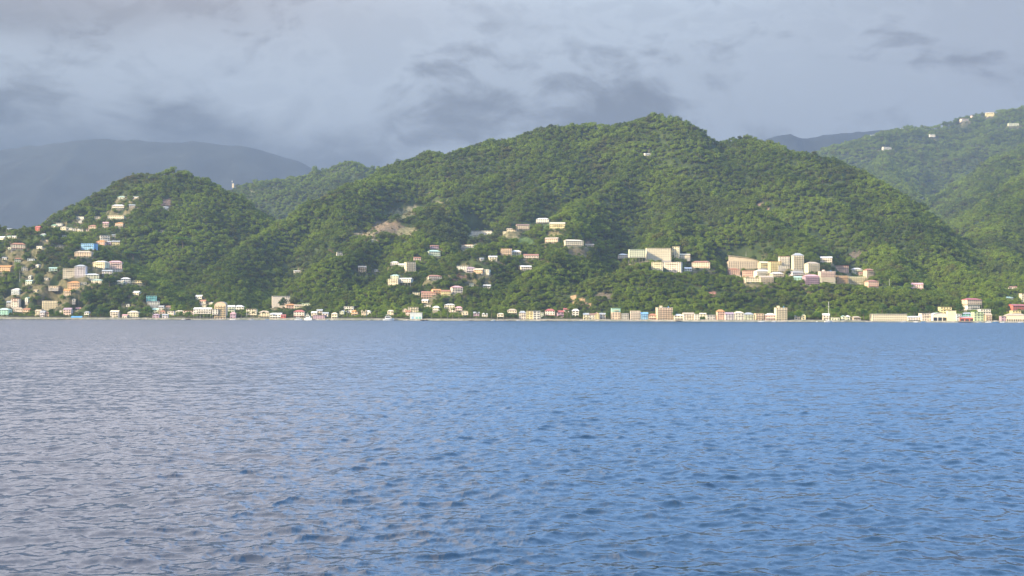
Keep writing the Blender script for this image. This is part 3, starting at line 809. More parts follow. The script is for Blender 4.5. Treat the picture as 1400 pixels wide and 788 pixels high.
v = [-30.0, -10, -3, -1.0, 0, 0.8, 1.6, 2.6, 4.5]
while v[-1] < 5300: v.append(v[-1] + max(3.2, 0.011 * v[-1]))
v = np.array(v); nu = 760
uu = np.linspace(-0.66, 0.66, nu)
YY = coast(uu)[None, :] + v[:, None]; XX = uu[None, :] * YY
ZZ = height(XX, YY)
P = np.stack([XX, YY, ZZ], -1)
C, A, B = bare_at(P.reshape(-1, 3))
vv = np.repeat(v, nu)
yard = np.zeros(len(C), bool); yn = 0.75 + 0.7 * vnoise(XX.ravel() / 7, YY.ravel() / 7)
for (x_, y_, z_, r_) in PADS:
    yard |= np.hypot(XX.ravel() - x_, YY.ravel() - y_ + 3) < (r_ + 5) * yn
C[yard & (A == 0)] = (0.17, 0.145, 0.085); A[yard] = 1
town = (vv < 42); C[town & (A == 0)] = (0.115, 0.105, 0.065); C[vv < 5] = (0.30, 0.27, 0.23); A[town] = np.where(A[town] > 0, 1, 0.8)
M_HILL = bpy.data.materials.new('hill_ground'); M_HILL.use_nodes = True
k = NT(M_HILL.node_tree); b = M_HILL.node_tree.nodes['Principled BSDF']
b.inputs['Roughness'].default_value = 0.95; b.inputs['Specular IOR Level'].default_value = 0.1
g = k.n('ShaderNodeNewGeometry'); a = k.n('ShaderNodeAttribute', attribute_name='bare')
base = k.mix(k.smooth(k.noise(g.outputs['Position'], 0.05, 6, 0.65), 0.35, 0.65), (0.020, 0.036, 0.014), (0.055, 0.075, 0.024))
bare = k.mix(k.smooth(k.noise(g.outputs['Position'], 0.22, 5, 0.7), 0.35, 0.65), k.mix(1.0, a.outputs['Color'], (0.45, 0.55, 0.45), 'MULTIPLY'), a.outputs['Color'])
k.l(k.mix(a.outputs['Alpha'], base, bare), b.inputs['Base Color'])
hills = link('hills', grid_mesh('hills', P.reshape(-1, 3), len(v), nu, M_HILL, np.concatenate([C, A[:, None]], 1)))
tag(hills, kind='structure')

# ------------------------------------------------------------------ far mountains
M_MT = mat('mountain_forest', (0.016, 0.020, 0.019), 0.95, 0.1, 0.3, 0.004)  # cloud shadow over the mountains is put into this dark base colour
def mountain(crest, slope, depth, amp, seedo):
    pts = [at(c[0], c[1], c[2] * 1.15) for c in crest]
    xs = np.array([p[0] for p in pts]); zs = np.array([p[2] for p in pts]); Y0 = crest[0][2] * 1.15
    gx = np.linspace(xs[0], xs[-1], 150); gy = np.linspace(-depth, depth, 60)
    cz = np.interp(gx, xs, zs)
    X2, D2 = np.meshgrid(gx, gy)
    D3 = D2 + 120 * fbm(X2 / 700 + seedo, D2 / 700, 3)
    Z2 = cz[None, :] - slope * (np.sqrt(D3 ** 2 + 90 ** 2) - 90) + amp * (ridged(X2 / 420 + seedo, D2 / 900) - 0.3) * np.clip(np.abs(D2) / 400, 0.12, 1) + amp * 0.25 * fbm(X2 / 90, D2 / 90, 3)
    P = np.stack([X2, Y0 + D2, np.maximum(Z2, -20)], -1).reshape(-1, 3)
    o = link('mountain', grid_mesh('mountain', P, 60, 150, M_MT)); tag(o, kind='structure')
mountain([(-600, 320, 8200), (-420, 250, 8200), (-200, 215, 8200), (-60, 208, 8200), (0, 205, 8200), (60, 198, 8200), (110, 192, 8200), (150, 190, 8200), (200, 192, 8200), (240, 194, 8200), (290, 196, 8200), (340, 202, 8200), (380, 210, 8200), (410, 220, 8200), (440, 236, 8200), (480, 262, 8200), (560, 320, 8200), (640, 380, 8200)], 0.6, 2000, 90, 3)
mountain([(940, 300, 7600), (990, 230, 7600), (1030, 200, 7600), (1050, 190, 7600), (1062, 186, 7600), (1078, 184, 7600), (1090, 190, 7600), (1105, 190, 7600), (1125, 186, 7600), (1150, 184, 7600), (1200, 180, 7600), (1300, 190, 7600), (1420, 250, 7600)], 0.6, 1500, 40, 9)

# ------------------------------------------------------------------ haze: the humid air over the bay
hz = MB(); hz.box(-14000, 14000, -6000, 13500, -7.0, 1480)
M_HAZE = bpy.data.materials.new('haze'); M_HAZE.use_nodes = True
t = M_HAZE.node_tree; t.nodes.clear(); k = NT(t)
pv = k.n('ShaderNodeVolumePrincipled')
pv.inputs['Color'].default_value = (0.225, 0.295, 0.405, 1)
pv.inputs['Density'].default_value = 1.18e-4
pv.inputs['Anisotropy'].default_value = 0.15
ou = k.n('ShaderNodeOutputMaterial'); k.l(pv.outputs[0], ou.inputs['Volume'])
haze = hz.build('haze', M_HAZE); tag(haze, kind='stuff'); haze.display_type = 'WIRE'

# ------------------------------------------------------------------ sea: one polar sheet, fine near the ferry and growing coarser outward, raised into waves
def wave_tile(L, N, wind, wl_peak, slope, lo, hi, wdir, seed, spread=2):
    r = np.random.default_rng(seed)
    kx = np.fft.fftfreq(N, L / N) * 2 * np.pi
    KX, KY = np.meshgrid(kx, kx, indexing='ij'); K = np.hypot(KX, KY); K[0, 0] = 1
    kp = 2 * np.pi / wl_peak
    cosw = (KX * math.cos(wdir) + KY * math.sin(wdir)) / K
    Sp = np.exp(-1.25 * (kp / K) ** 2) / K ** 4 * (0.35 + np.abs(cosw) ** spread)
    lam = 2 * np.pi / K
    Sp[(lam < lo) | (lam > hi)] = 0; Sp[0, 0] = 0
    ph = r.normal(size=(N, N)) + 1j * r.normal(size=(N, N))
    a = np.sqrt(Sp) * ph
    h = np.fft.ifft2(a).real
    gxx = np.fft.ifft2(1j * KX * a).real; gyy = np.fft.ifft2(1j * KY * a).real
    s = slope / math.sqrt((gxx ** 2 + gyy ** 2).mean())
    # sideways displacement sharpens the crests
    dxx = np.fft.ifft2(1j * KX / K * a).real; dyy = np.fft.ifft2(1j * KY / K * a).real
    return h * s, dxx * s, dyy * s, L, N
def sample(tile, X, Y):
    h, dxx, dyy, L, N = tile
    x = X / L * N; y = Y / L * N
    xi = np.floor(x).astype(int); yi = np.floor(y).astype(int); fx = x - xi; fy = y - yi
    xa = xi % N; xb = (xi + 1) % N; ya = yi % N; yb = (yi + 1) % N
    return [T[xa, ya] * (1 - fx) * (1 - fy) + T[xb, ya] * fx * (1 - fy) + T[xa, yb] * (1 - fx) * fy + T[xb, yb] * fx * fy for T in (h, dxx, dyy)]
WDIR = math.radians(-78)
tiles = [(wave_tile(310, 512, 6, 14, 0.042, 4.5, 40, WDIR, 1, 2), 500, 3500), (wave_tile(97, 512, 6, 3.5, 0.125, 0.9, 4.5, WDIR + 0.25, 2, 1), 120, 800), (wave_tile(19, 512, 6, 1, 0.14, 0.12, 0.9, WDIR - 0.3, 3, 1), 60, 360)]
th = list(np.radians(np.linspace(-27, 27, 1500)))
side = list(np.radians(np.concatenate([np.linspace(27, 40, 120)[1:], np.linspace(40, 180, 70)[1:]])))
th = np.array([-x for x in side[::-1]] + th + side)
rr = [3.0, 8, 14, 20, 25]
while rr[-1] < 280: rr.append(rr[-1] * 1.0030)
while rr[-1] < 1900: rr.append(rr[-1] * (1.0030 + 0.0065 * min(1, (rr[-1] - 280) / 900)))
while rr[-1] < 60000: rr.append(rr[-1] * 1.12)
rr = np.array(rr)
Rg, Tg = np.meshgrid(rr, th, indexing='ij')
X0 = Rg * np.sin(Tg); Y0 = Rg * np.cos(Tg)
Z0 = np.zeros_like(X0); DX = np.zeros_like(X0); DY = np.zeros_like(X0)
gust = 0.72 + 0.55 * (fbm(X0 / 60, Y0 / 110, 3) + 0.5)
for tl, f0, f1 in tiles:
    h, a1, b1 = sample(tl, X0, Y0)
    w = np.clip((f1 - Rg) / (f1 - f0), 0, 1) * np.clip((Rg - 10) / 15, 0, 1) * gust
    Z0 += h * w; cz = 1.0 if f1 > 3000 else 1.35
    DX += a1 * w * cz; DY += b1 * w * cz
calm = np.clip((1500 - Rg) / 1100, 0.12, 1)
Z0 *= calm; DX *= calm; DY *= calm
M_SEA = bpy.data.materials.new('sea_water'); M_SEA.use_nodes = True
k = NT(M_SEA.node_tree); b = M_SEA.node_tree.nodes['Principled BSDF']
b.inputs['Base Color'].default_value = (0.006, 0.020, 0.044, 1)
b.inputs['Roughness'].default_value = 0.07; b.inputs['IOR'].default_value = 1.333
g = k.n('ShaderNodeNewGeometry')
mp = k.n('ShaderNodeMapping'); k.l(g.outputs['Position'], mp.inputs[0]); mp.inputs['Scale'].default_value = (0.55, 1.0, 1.0)
nn = k.noise(mp.outputs[0], 3.2, 6, 0.62, 0.3)
nl = k.noise(mp.outputs[0], 0.45, 4, 0.6, 0.2)
def ncol(scale, det):
    n = M_SEA.node_tree.nodes.new('ShaderNodeTexNoise'); n.inputs['Scale'].default_value = scale; n.inputs['Detail'].default_value = det; n.inputs['Roughness'].default_value = .65
    k.l(mp.outputs[0], n.inputs['Vector'])
    v_ = k.n('ShaderNodeVectorMath', operation='SUBTRACT'); k.l(n.outputs['Color'], v_.inputs[0]); v_.inputs[1].default_value = (.5, .5, .5); return v_.outputs[0]
# ripples too small for the sheet tilt the surface everywhere; further out they also stand for the wavelets the coarser sheet cannot carry
ln = k.n('ShaderNodeVectorMath', operation='LENGTH'); k.l(g.outputs['Position'], ln.inputs[0])
far = k.n('ShaderNodeMapRange'); k.l(ln.outputs['Value'], far.inputs[0]); far.inputs[1].default_value = 60; far.inputs[2].default_value = 600; far.inputs[3].default_value = .13; far.inputs[4].default_value = .70
fr = k.n('ShaderNodeMapRange'); k.l(ln.outputs['Value'], fr.inputs[0]); fr.inputs[1].default_value = 60; fr.inputs[2].default_value = 900; fr.inputs[3].default_value = .045; fr.inputs[4].default_value = .22; k.l(fr.outputs[0], b.inputs['Roughness'])
s1 = k.n('ShaderNodeVectorMath', operation='ADD'); k.l(ncol(5.0, 3), s1.inputs[0]); k.l(ncol(1.1, 3), s1.inputs[1])
s2 = k.n('ShaderNodeVectorMath', operation='MULTIPLY'); k.l(s1.outputs[0], s2.inputs[0]); s2.inputs[1].default_value = (.7, 1.0, 0)
s3 = k.n('ShaderNodeVectorMath', operation='SCALE'); k.l(s2.outputs[0], s3.inputs[0]); k.l(far.outputs[0], s3.inputs['Scale'])
# wind ripples are steeper on the side they run towards, which is the ferry's
lee = k.n('ShaderNodeVectorMath', operation='SCALE'); lee.inputs[0].default_value = (0, -0.20, 0); le = k.n('ShaderNodeMapRange'); k.l(ln.outputs['Value'], le.inputs[0]); le.inputs[1].default_value = 60; le.inputs[2].default_value = 600; le.inputs[3].default_value = .42; le.inputs[4].default_value = .75; k.l(le.outputs[0], lee.inputs['Scale'])
s3b = k.n('ShaderNodeVectorMath', operation='ADD'); k.l(s3.outputs[0], s3b.inputs[0]); k.l(lee.outputs[0], s3b.inputs[1])
s4 = k.n('ShaderNodeVectorMath', operation='ADD'); k.l(g.outputs['Normal'], s4.inputs[0]); k.l(s3b.outputs[0], s4.inputs[1])
s5 = k.n('ShaderNodeVectorMath', operation='NORMALIZE'); k.l(s4.outputs[0], s5.inputs[0]); k.l(s5.outputs[0], b.inputs['Normal'])
sea = link('sea', grid_mesh('sea', np.stack([X0 + DX, Y0 + DY, Z0], -1).reshape(-1, 3), len(rr), len(th), M_SEA)); tag(sea, kind='structure')
del X0, Y0, Z0, DX, DY, Rg, Tg, gust

# ------------------------------------------------------------------ house builder
_win = {}
def window_mesh(kind='plain'):
    if kind not in _win:
        m = MB()
        if kind == 'plain':
            m.box(-.5, .5, -.03, .05, 0, 1, 0)
            m.box(-.02, .02, -.06, -.03, 0, 1, 1); m.box(-.58, .58, -.12, -.03, -.07, .0, 1)
        else:
            m.box(-.5, .5, -.03, .05, 0, 1, 0); m.box(-.03, .03, -.06, -.03, 0, 1, 1)
        _win[kind] = m.mesh('window', [M_GLASS, M_FRAME])
    return _win[kind]

def window(par, x, z, w, h, y=0.0, rz=0.0, kind='plain'):
    o = link('window', window_mesh(kind), par, (x, y, z)); o.scale = (w, 1, h); o.rotation_euler = (0, 0, rz)
    return o

def roof_mesh(h, kind, w, d, rh, W2):
    m = MB(); ov = 0.55; e = 0.22
    x0, x1, y0, y1 = -w / 2 - ov, w / 2 + ov, -ov, d + ov
    if kind in ('hip',):
        q = min(w, d) * 0.5 * 0.85
        if w >= d: a, b_ = (x0 + q, d / 2), (x1 - q, d / 2)
        else: a, b_ = (0, y0 + q), (0, y1 - q)
        A = (a[0], a[1], rh); B = (b_[0], b_[1], rh)
        c = [(x0, y0, 0), (x1, y0, 0), (x1, y1, 0), (x0, y1, 0)]
        if w >= d:
            m.face([c[0], c[1], B, A]); m.face([c[1], c[2], B]); m.face([c[2], c[3], A, B]); m.face([c[3], c[0], A])
        else:
            m.face([c[0], c[1], A]); m.face([c[1], c[2], B, A]); m.face([c[2], c[3], B]); m.face([c[3], c[0], A, B])
        m.box(x0, x1, y0, y1, -e, -0.004)
    elif kind == 'gable':
        if h['front']:
            m.face([(x0, y0, 0), (0, y0, rh), (0, y1, rh), (x0, y1, 0)]); m.face([(x1, y0, 0), (x1, y1, 0), (0, y1, rh), (0, y0, rh)])
            m.face([(x0, y0, -e), (x0, y1, -e), (0, y1, rh - e), (0, y0, rh - e)]); m.face([(x1, y0, -e), (0, y0, rh - e), (0, y1, rh - e), (x1, y1, -e)])
            for y in (y0, y1):
                m.face([(x0, y, -e), (0, y, rh - e), (0, y, rh), (x0, y, 0)]); m.face([(x1, y, -e), (x1, y, 0), (0, y, rh), (0, y, rh - e)])
            m.face([(x0, y0, -e), (x0, y0, 0), (x0, y1, 0), (x0, y1, -e)]); m.face([(x1, y0, -e), (x1, y1, -e), (x1, y1, 0), (x1, y0, 0)])
        else:
            ym = d / 2
            m.face([(x0, y0, 0), (x1, y0, 0), (x1, ym, rh), (x0, ym, rh)]); m.face([(x0, y1, 0), (x0, ym, rh), (x1, ym, rh), (x1, y1, 0)])
            m.face([(x0, y0, -e), (x0, ym, rh - e), (x1, ym, rh - e), (x1, y0, -e)]); m.face([(x0, y1, -e), (x1, y1, -e), (x1, ym, rh - e), (x0, ym, rh - e)])
            for x in (x0, x1):
                m.face([(x, y0, -e), (x, y0, 0), (x, ym, rh), (x, ym, rh - e)]); m.face([(x, y1, -e), (x, ym, rh - e), (x, ym, rh), (x, y1, 0)])
            m.face([(x0, y0, -e), (x1, y0, -e), (x1, y0, 0), (x0, y0, 0)]); m.face([(x0, y1, -e), (x0, y1, 0), (x1, y1, 0), (x1, y1, -e)])
    elif kind == 'arch':
        n = 12; pr = None
        for i in range(n + 1):
            t = math.pi * i / n
            p = ((w / 2 + 0.3) * -math.cos(t), rh * math.sin(t))
            if pr:
                m.face([(pr[0], -.5, pr[1]), (p[0], -.5, p[1]), (p[0], d + .3, p[1]), (pr[0], d + .3, pr[1])])
                m.face([(pr[0], -.5, pr[1] - .3), (pr[0], -.5, pr[1]), (p[0], -.5, p[1]), (p[0], -.5, p[1] - .3)][::-1])
            pr = p
    elif kind == 'flat':
        o = 0.35
        m.box(-w / 2 - o, w / 2 + o, -o - 0.25, d + o, -0.02, 0.28)
    elif kind == 'shed':
        # long roof whose eave line sweeps down to the right
        n = 14; pr = None
        for i in range(n + 1):
            t = i / n; x = x0 + (x1 - x0) * t
            z = rh * (1 - 0.55 * t - 0.45 * t ** 5)
            if pr:
                m.face([(pr[0], y0 - .8, pr[1]), (x, y0 - .8, z), (x, y1, z + 1.2), (pr[0], y1, pr[1] + 1.2)])
                m.face([(pr[0], y0 - .8, pr[1] - .7), (x, y0 - .8, z - .7), (x, y0 - .8, z), (pr[0], y0 - .8, pr[1])])
            pr = (x, z)
    return m

def make_house(h):
    p, w, H, d, ft = h['p'], max(h['w'], 2.4), max(h['h'], 2.2), h['d'], h['ft']
    lab = h['label']
    name = 'house'; cat = 'house'
    for key, nm in (('apartment', 'apartment_building'), ('block', 'apartment_building'), ('school', 'school_building'), ('shed', 'shed'), ('hut', 'hut'), ('cottage', 'cottage'), ('villa', 'villa'),
                    ('boathouse', 'boathouse'), ('boat hall', 'boat_hall'), ('waterfront building', 'waterfront_building'), ('bungalow', 'bungalow'), ('arcade', 'arcade'), ('cabin', 'cabin'), ('tower', 'tower_house'), ('kiosk', 'kiosk'), ('red roofed hall', 'hall')):
        if key in lab.split(' right of')[0].split(' left of')[0].split(' behind')[0].split(' under')[0].split(' below')[0].split(' above')[0].split(' joined')[0].split(' between')[0]:
            name = nm; cat = nm.replace('_', ' '); break
    root = empty(name, tuple(p), h['yaw'], label=lab, cat=cat, group=h['group'])
    wm, rm = WM[h['wall']], RMAT[h['rc']]
    lift = H * (0.3 if 'v' in ft and 's' in ft else 0.45) if 's' in ft else 0.0
    H -= lift
    kind = h['roof']
    rh = {'hip': min(max(H * 0.26, 0.7), 2.6), 'gable': min(max(H * 0.26, 0.7), 2.6), 'flat': 0.28, 'arch': min(w * 0.32, H * 0.3), 'shed': H * 0.42}[kind]
    if 'pyramid' in lab or 'pointed' in lab: rh = H * 0.12 + 0.8
    wh = H - rh
    h['front'] = (w < d * 1.05)
    # walls
    m = MB(); m.box(-w / 2, w / 2, 0, d, lift, lift + wh)
    z = lift + wh
    if kind == 'gable':
        if h['front']:
            for y in (0, d): m.face([(-w / 2, y, z), (w / 2, y, z), (0, y, z + rh * .93)])
        else:
            for x in (-w / 2, w / 2): m.face([(x, 0, z), (x, d, z), (x, d / 2, z + rh * .93)])
    if kind == 'arch':
        n = 12
        for y in (0.0, d):
            m.face([(w / 2 * -math.cos(math.pi * i / n), y, z + rh * .97 * math.sin(math.pi * i / n)) for i in range(n + 1)])
    if kind == 'shed':
        m.v = []; m.f = []; m.m = []; m.box(-w / 2, w / 2, 0.1, d, lift, lift + wh)
        m.face([(-w / 2, 0.1, z), (w / 2, 0.1, z), (w * .25, 0.1, z + rh * .4), (-w / 2, 0.1, z + rh * .88)])
    m.build('wall', wm, root)
    if 'mint green top storey' in lab:
        mm = MB(); mm.box(-w / 2 - .06, w / 2 + .06, -.06, d + .06, lift + wh * .68, lift + wh - .02); tag(mm.build('top_storey', WM['mint'], root), label='mint green top storey')
    if 'green below' in lab:
        mm = MB(); mm.box(-w / 2 - .06, w / 2 + .06, -.06, d + .06, lift + .1, lift + wh * .55); tag(mm.build('lower_storey', WM['palegreen'], root), label='pale green lower storeys')
    # roof
    r = roof_mesh(h, kind, w, d, rh, 0).build('roof', rm, root, (0, 0, z + 0.003))
    if w > 12 and kind == 'flat' and 'p' in ft:
        mt = MB(); mt.tube([(0, 0, 0), (0, 0, 1.5)], 0.7, 10); mt.tube([(0, 0, 1.5), (0, 0, 1.75)], [0.7, 0.25], 10)
        mt.build('water_tank', M_HULLB if random.random() < .3 else M_DOOR, root, (w * 0.27, d * .5, z + .28))
        ms_ = MB(); ms_.box(-1.6, 1.6, -1.6, 1.6, 0, 2.2); ms_.box(-1.8, 1.8, -1.8, 1.8, 2.2, 2.4); ms_.build('stair_head', wm, root, (-w * 0.2, d * .6, z + .28))
    # footing reaching into the slope
    if lift == 0:
        mf = MB(); mf.box(-w / 2 - .12, w / 2 + .12, -.12, d + .12, -4.5, 0.25); mf.build('foundation', M_CONC, root)
    else:
        nx = max(2, int(round(w / 4)))
        for i in range(nx):
            for y in (0.35, d - .35):
                ms_ = MB(); ms_.box(-.18, .18, -.18, .18, -4.5, lift); ms_.build('stilt', M_CONC, root, (-w / 2 + .3 + (w - .6) * i / (nx - 1), y, 0))
        ms_ = MB(); ms_.box(-w / 2 - .15, w / 2 + .15, -.15, d + .15, lift - .3, lift - .003); ms_.build('floor_slab', M_CONC, root)
    # openings, storey by storey
    nf = max(1, int(round(wh / 2.95))); fh = wh / nf
    pw = h['x1'] - h['x0']
    nc = max(1, int(round(w / 3.7)))
    if 'G' in ft or 'L' in ft: nc = max(nc, int(round(w / 2.9)))
    if pw < 7: nc = min(nc, 2)
    ww, hh = min(1.9, w / nc * .46), min(1.6, fh * .54)
    if 'bb' in ft: ww, hh = min(2.0, w / nc * .46), fh * .56
    if 'G' in ft: ww, hh = 1.15, 1.25
    if 'W' in ft: nc = 2; ww, hh = w * .32, fh * .62
    if 'N' in ft: nc = 0
    if 'O' in ft:
        nc = max(3, int(w / 5))
        for c in range(nc):
            mo = MB(); mo.box(-w / nc * .4, w / nc * .4, -.06, .02, .4, wh * .62)  # dark panel on the wall, painted shade for the inside of the open front
            mo.build('opening_shade', M_GLASS, root, (-w / 2 + w * (c + .5) / nc, 0, lift))
        nc = 0
    if 'A' in ft:
        nc = int(w / 2.6)
        for c in range(nc):
            mo = MB(); q = w / nc * .3
            mo.face([(-q, -.05, .3), (q, -.05, .3), (q, -.05, 2.1)] + [(q * math.cos(t), -.05, 2.1 + q * math.sin(t)) for t in (.5, 1.0, 1.57, 2.1, 2.6)] + [(-q, -.05, 2.1)])  # dark arched panel, painted shade for the space behind the arcade
            mo.build('opening_shade', M_GLASS, root, (-w / 2 + w * (c + .5) / nc, 0, 0))
        nc = 0
    if 'T' in ft:
        for c, mt_ in ((-.28, 'blue'), (.06, 'teal'), (.32, 'teal')):
            md = MB(); md.box(-1.4, 1.4, -.08, .02, 0.1, 3.4); md.box(-.04, .04, -.11, -.08, 0.1, 3.4, 1); md.build('door', [WM[mt_], M_FRAME], root, (c * w, 0, 0.3))
        nc = 0
    side = pw > 10.5
    for f in range(nf):
        zb = lift + f * fh + fh * (.10 if 'bb' in ft else .26)
        if 'W' in ft: zb = lift + f * fh + fh * .18
        for c in range(nc):
            x = -w / 2 + w * (c + .5) / nc
            if 'w' in ft and x < w * 0.25: continue
            if f == 0 and lift == 0 and nc > 1 and c == nc // 2 and 'W' not in ft and 'w' not in ft:
                md = MB(); md.box(-.5, .5, -.06, .02, 0.26, min(2.3, fh * .85)); md.build('door', M_DOOR, root, (x, 0, 0)); continue
            window(root, x, zb, ww, hh, 0.0, 0.0, 'wide' if 'W' in ft else 'plain')
        if side and 'N' not in ft:
            window(root, -w / 2, zb, min(1.2, d * .2), hh, d * .5, -math.pi / 2)
            window(root, w / 2, zb, min(1.2, d * .2), hh, d * .5, math.pi / 2)
    # veranda in front of the lowest floor
    if 'v' in ft:
        vd = 1.9; vz = lift + min(fh * .92, wh - .15)
        mv_ = MB(); mv_.box(-w / 2 - .2, w / 2 + .2, -vd, -.003, lift - .25, lift + .05, 0)
        mv_.face([(-w / 2 - .4, -vd - .3, vz - .35), (w / 2 + .4, -vd - .3, vz - .35), (w / 2 + .4, 0, vz), (-w / 2 - .4, 0, vz)], 1)
        mv_.face([(-w / 2 - .4, -vd - .3, vz - .47), (-w / 2 - .4, 0, vz - .12), (w / 2 + .4, 0, vz - .12), (w / 2 + .4, -vd - .3, vz - .47)], 1)
        mv_.face([(-w / 2 - .4, -vd - .3, vz - .47), (w / 2 + .4, -vd - .3, vz - .47), (w / 2 + .4, -vd - .3, vz - .35), (-w / 2 - .4, -vd - .3, vz - .35)], 1)
        ver = mv_.build('veranda', [M_CONC, rm], root)
        npst = max(2, int(w / 3.2) + 1)
        mpst = MB()
        for i in range(npst):
            x = -w / 2 + .1 + (w - .2) * i / (npst - 1); mpst.box(x - .08, x + .08, -vd + .02, -vd + .18, lift + .05, vz - .4)
        mpst.box(-w / 2, w / 2, -vd + .05, -vd + .11, lift + .85, lift + .95)
        mpst.build('railing', M_FRAME, ver)
    # balconies
    nb = ft.count('b')
    if nb and 's' not in ft or nb and nf > 1:
        for f in ([nf - 1] if nb == 1 and nf > 1 else range(1 if nf > 1 else 0, nf)):
            zb = lift + f * fh; bd = 1.4; bw = w * (0.94 if nb > 1 or w < 9 else 0.62)
            mb_ = MB(); mb_.box(-bw / 2, bw / 2, -bd, -.004, zb - .12, zb + .08)
            bal = mb_.build('balcony', wm, root)
            mr = MB(); npst = max(2, int(bw / 2.4) + 1)
            for i in range(npst):
                x = -bw / 2 + .08 + (bw - .16) * i / (npst - 1)
                mr.box(x - .07, x + .07, -bd + .02, -bd + .16, zb + .08, zb + (fh - .15 if nb > 1 else 1.0))
            mr.box(-bw / 2 + .16, bw / 2 - .16, -bd + .05, -bd + .12, zb + .35, zb + .8)
            rm2 = WM['red'] if 'red balconies' in lab else (WM['yellow'] if 'yellow balconies' in lab else wm)
            rl = mr.build('railing', rm2, bal)
    return root

for h in PLAN:
    make_house(h)

# ------------------------------------------------------------------ crowns, trunks, palms
def cards(n, shape, size, seed, flat=0.0):
    """n bent leaf clumps spread over lobes of a crown -> vertices, faces"""
    r = np.random.default_rng(seed)
    V = []; Fc = []
    lobes = shape
    wts = np.array([l[3] ** 2 for l in lobes]); wts = wts / wts.sum()
    for i in range(n):
        L = lobes[r.choice(len(lobes), p=wts)]
        q = r.normal(size=3); q /= np.linalg.norm(q)
        if q[2] < -0.35: q[2] = -q[2] * 0.5
        rad = L[3] * (0.80 + 0.24 * r.random())
        c = np.array(L[:3]) + q * rad * np.array([1, 1, L[4]])
        nrm = q * np.array([1, 1, 1.2]) + r.normal(size=3) * 0.30; nrm[2] += 0.2; nrm /= np.linalg.norm(nrm)
        a = np.cross(nrm, r.normal(size=3)); a /= np.linalg.norm(a); b = np.cross(nrm, a)
        s = size * (0.6 + 0.8 * r.random()); s2 = s * (0.5 + 0.4 * r.random())
        j = len(V)
        V += [c - a * s, c - b * s2 + nrm * s * .12, c + a * s * .9 - nrm * s * .15, c + b * s2]
        Fc.append((j, j + 1, j + 2, j + 3))
    return V, Fc

def crown_lobes(R, H, n, seed, style):
    r = random.Random(seed); L = []
    if style == 'umbrella':
        for i in range(n):
            t = r.uniform(0, 6.28); q = R * math.sqrt(r.random()) * .8
            L.append((q * math.cos(t), q * math.sin(t), H * .85 + r.uniform(-.4, .4), R * r.uniform(.28, .42), .45))
    else:
        L.append((0, 0, H * .5, R * .72, 1.0))
        for i in range(n):
            t = r.uniform(0, 6.28); e = r.uniform(-.45, 1.0); q = R * .62 * math.cos(e)
            L.append((q * math.cos(t), q * math.sin(t), H * .52 + R * .62 * math.sin(e), R * r.uniform(.30, .50), .95))
    return L

def trunk_mb(R, H, lobes, mats=0, rad=.22, seed=0):
    m = MB(); r = random.Random(seed)
    lean = (r.uniform(-.3, .3), r.uniform(-.3, .3))
    m.tube([(0, 0, -1.5), (lean[0] * .4, lean[1] * .4, H * .25), (lean[0], lean[1], H * .5)], [rad * 1.3, rad, rad * .75], 5, mats)
    for L in lobes[:4]:
        m.tube([(lean[0], lean[1], H * .45), (L[0] * .5, L[1] * .5, H * .5 + (L[2] - H * .5) * .6), (L[0] * .85, L[1] * .85, L[2])], [rad * .6, rad * .4, rad * .15], 4, mats)
    return m

def crown_mesh(name, R, H, nl, ncards, size, seed, style, leaf, with_trunk):
    L = crown_lobes(R, H, nl, seed, style)
    Vv, Ff = cards(ncards, L, size, seed)
    m = MB(); m.v = [tuple(x) for x in Vv]; m.f = list(Ff); m.m = [0] * len(Ff)
    if with_trunk:
        tm = trunk_mb(R, H, L, 0, .22, seed); off = len(m.v)
        m.v += tm.v; m.f += [tuple(i + off for i in f) for f in tm.f]; m.m += [1] * len(tm.f)
        me = m.mesh(name, [leaf, M_TRUNK])
    else:
        me = m.mesh(name, [leaf])
    return me, L

# crowns of the wood (used only through the forest object)
FC = bpy.data.collections.new('forest_crowns')
specs = [(5.0, 9.0, 7, 330, .62, 'dome'), (5.6, 9.5, 9, 360, .66, 'dome'), (4.2, 10.5, 6, 280, .58, 'dome'), (6.0, 9.0, 9, 360, .66, 'dome'), (4.8, 8.0, 8, 320, .60, 'dome'), (3.6, 9.5, 5, 240, .55, 'dome'), (5.2, 11, 7, 340, .64, 'dome')]
for i, (R_, H_, nl, nc_, sz, st) in enumerate(specs):
    me, _ = crown_mesh('forest_crown', R_, H_, nl, nc_, sz, 50 + i, st, M_LEAF, True)
    o = bpy.data.objects.new('forest_crown', me); FC.objects.link(o)

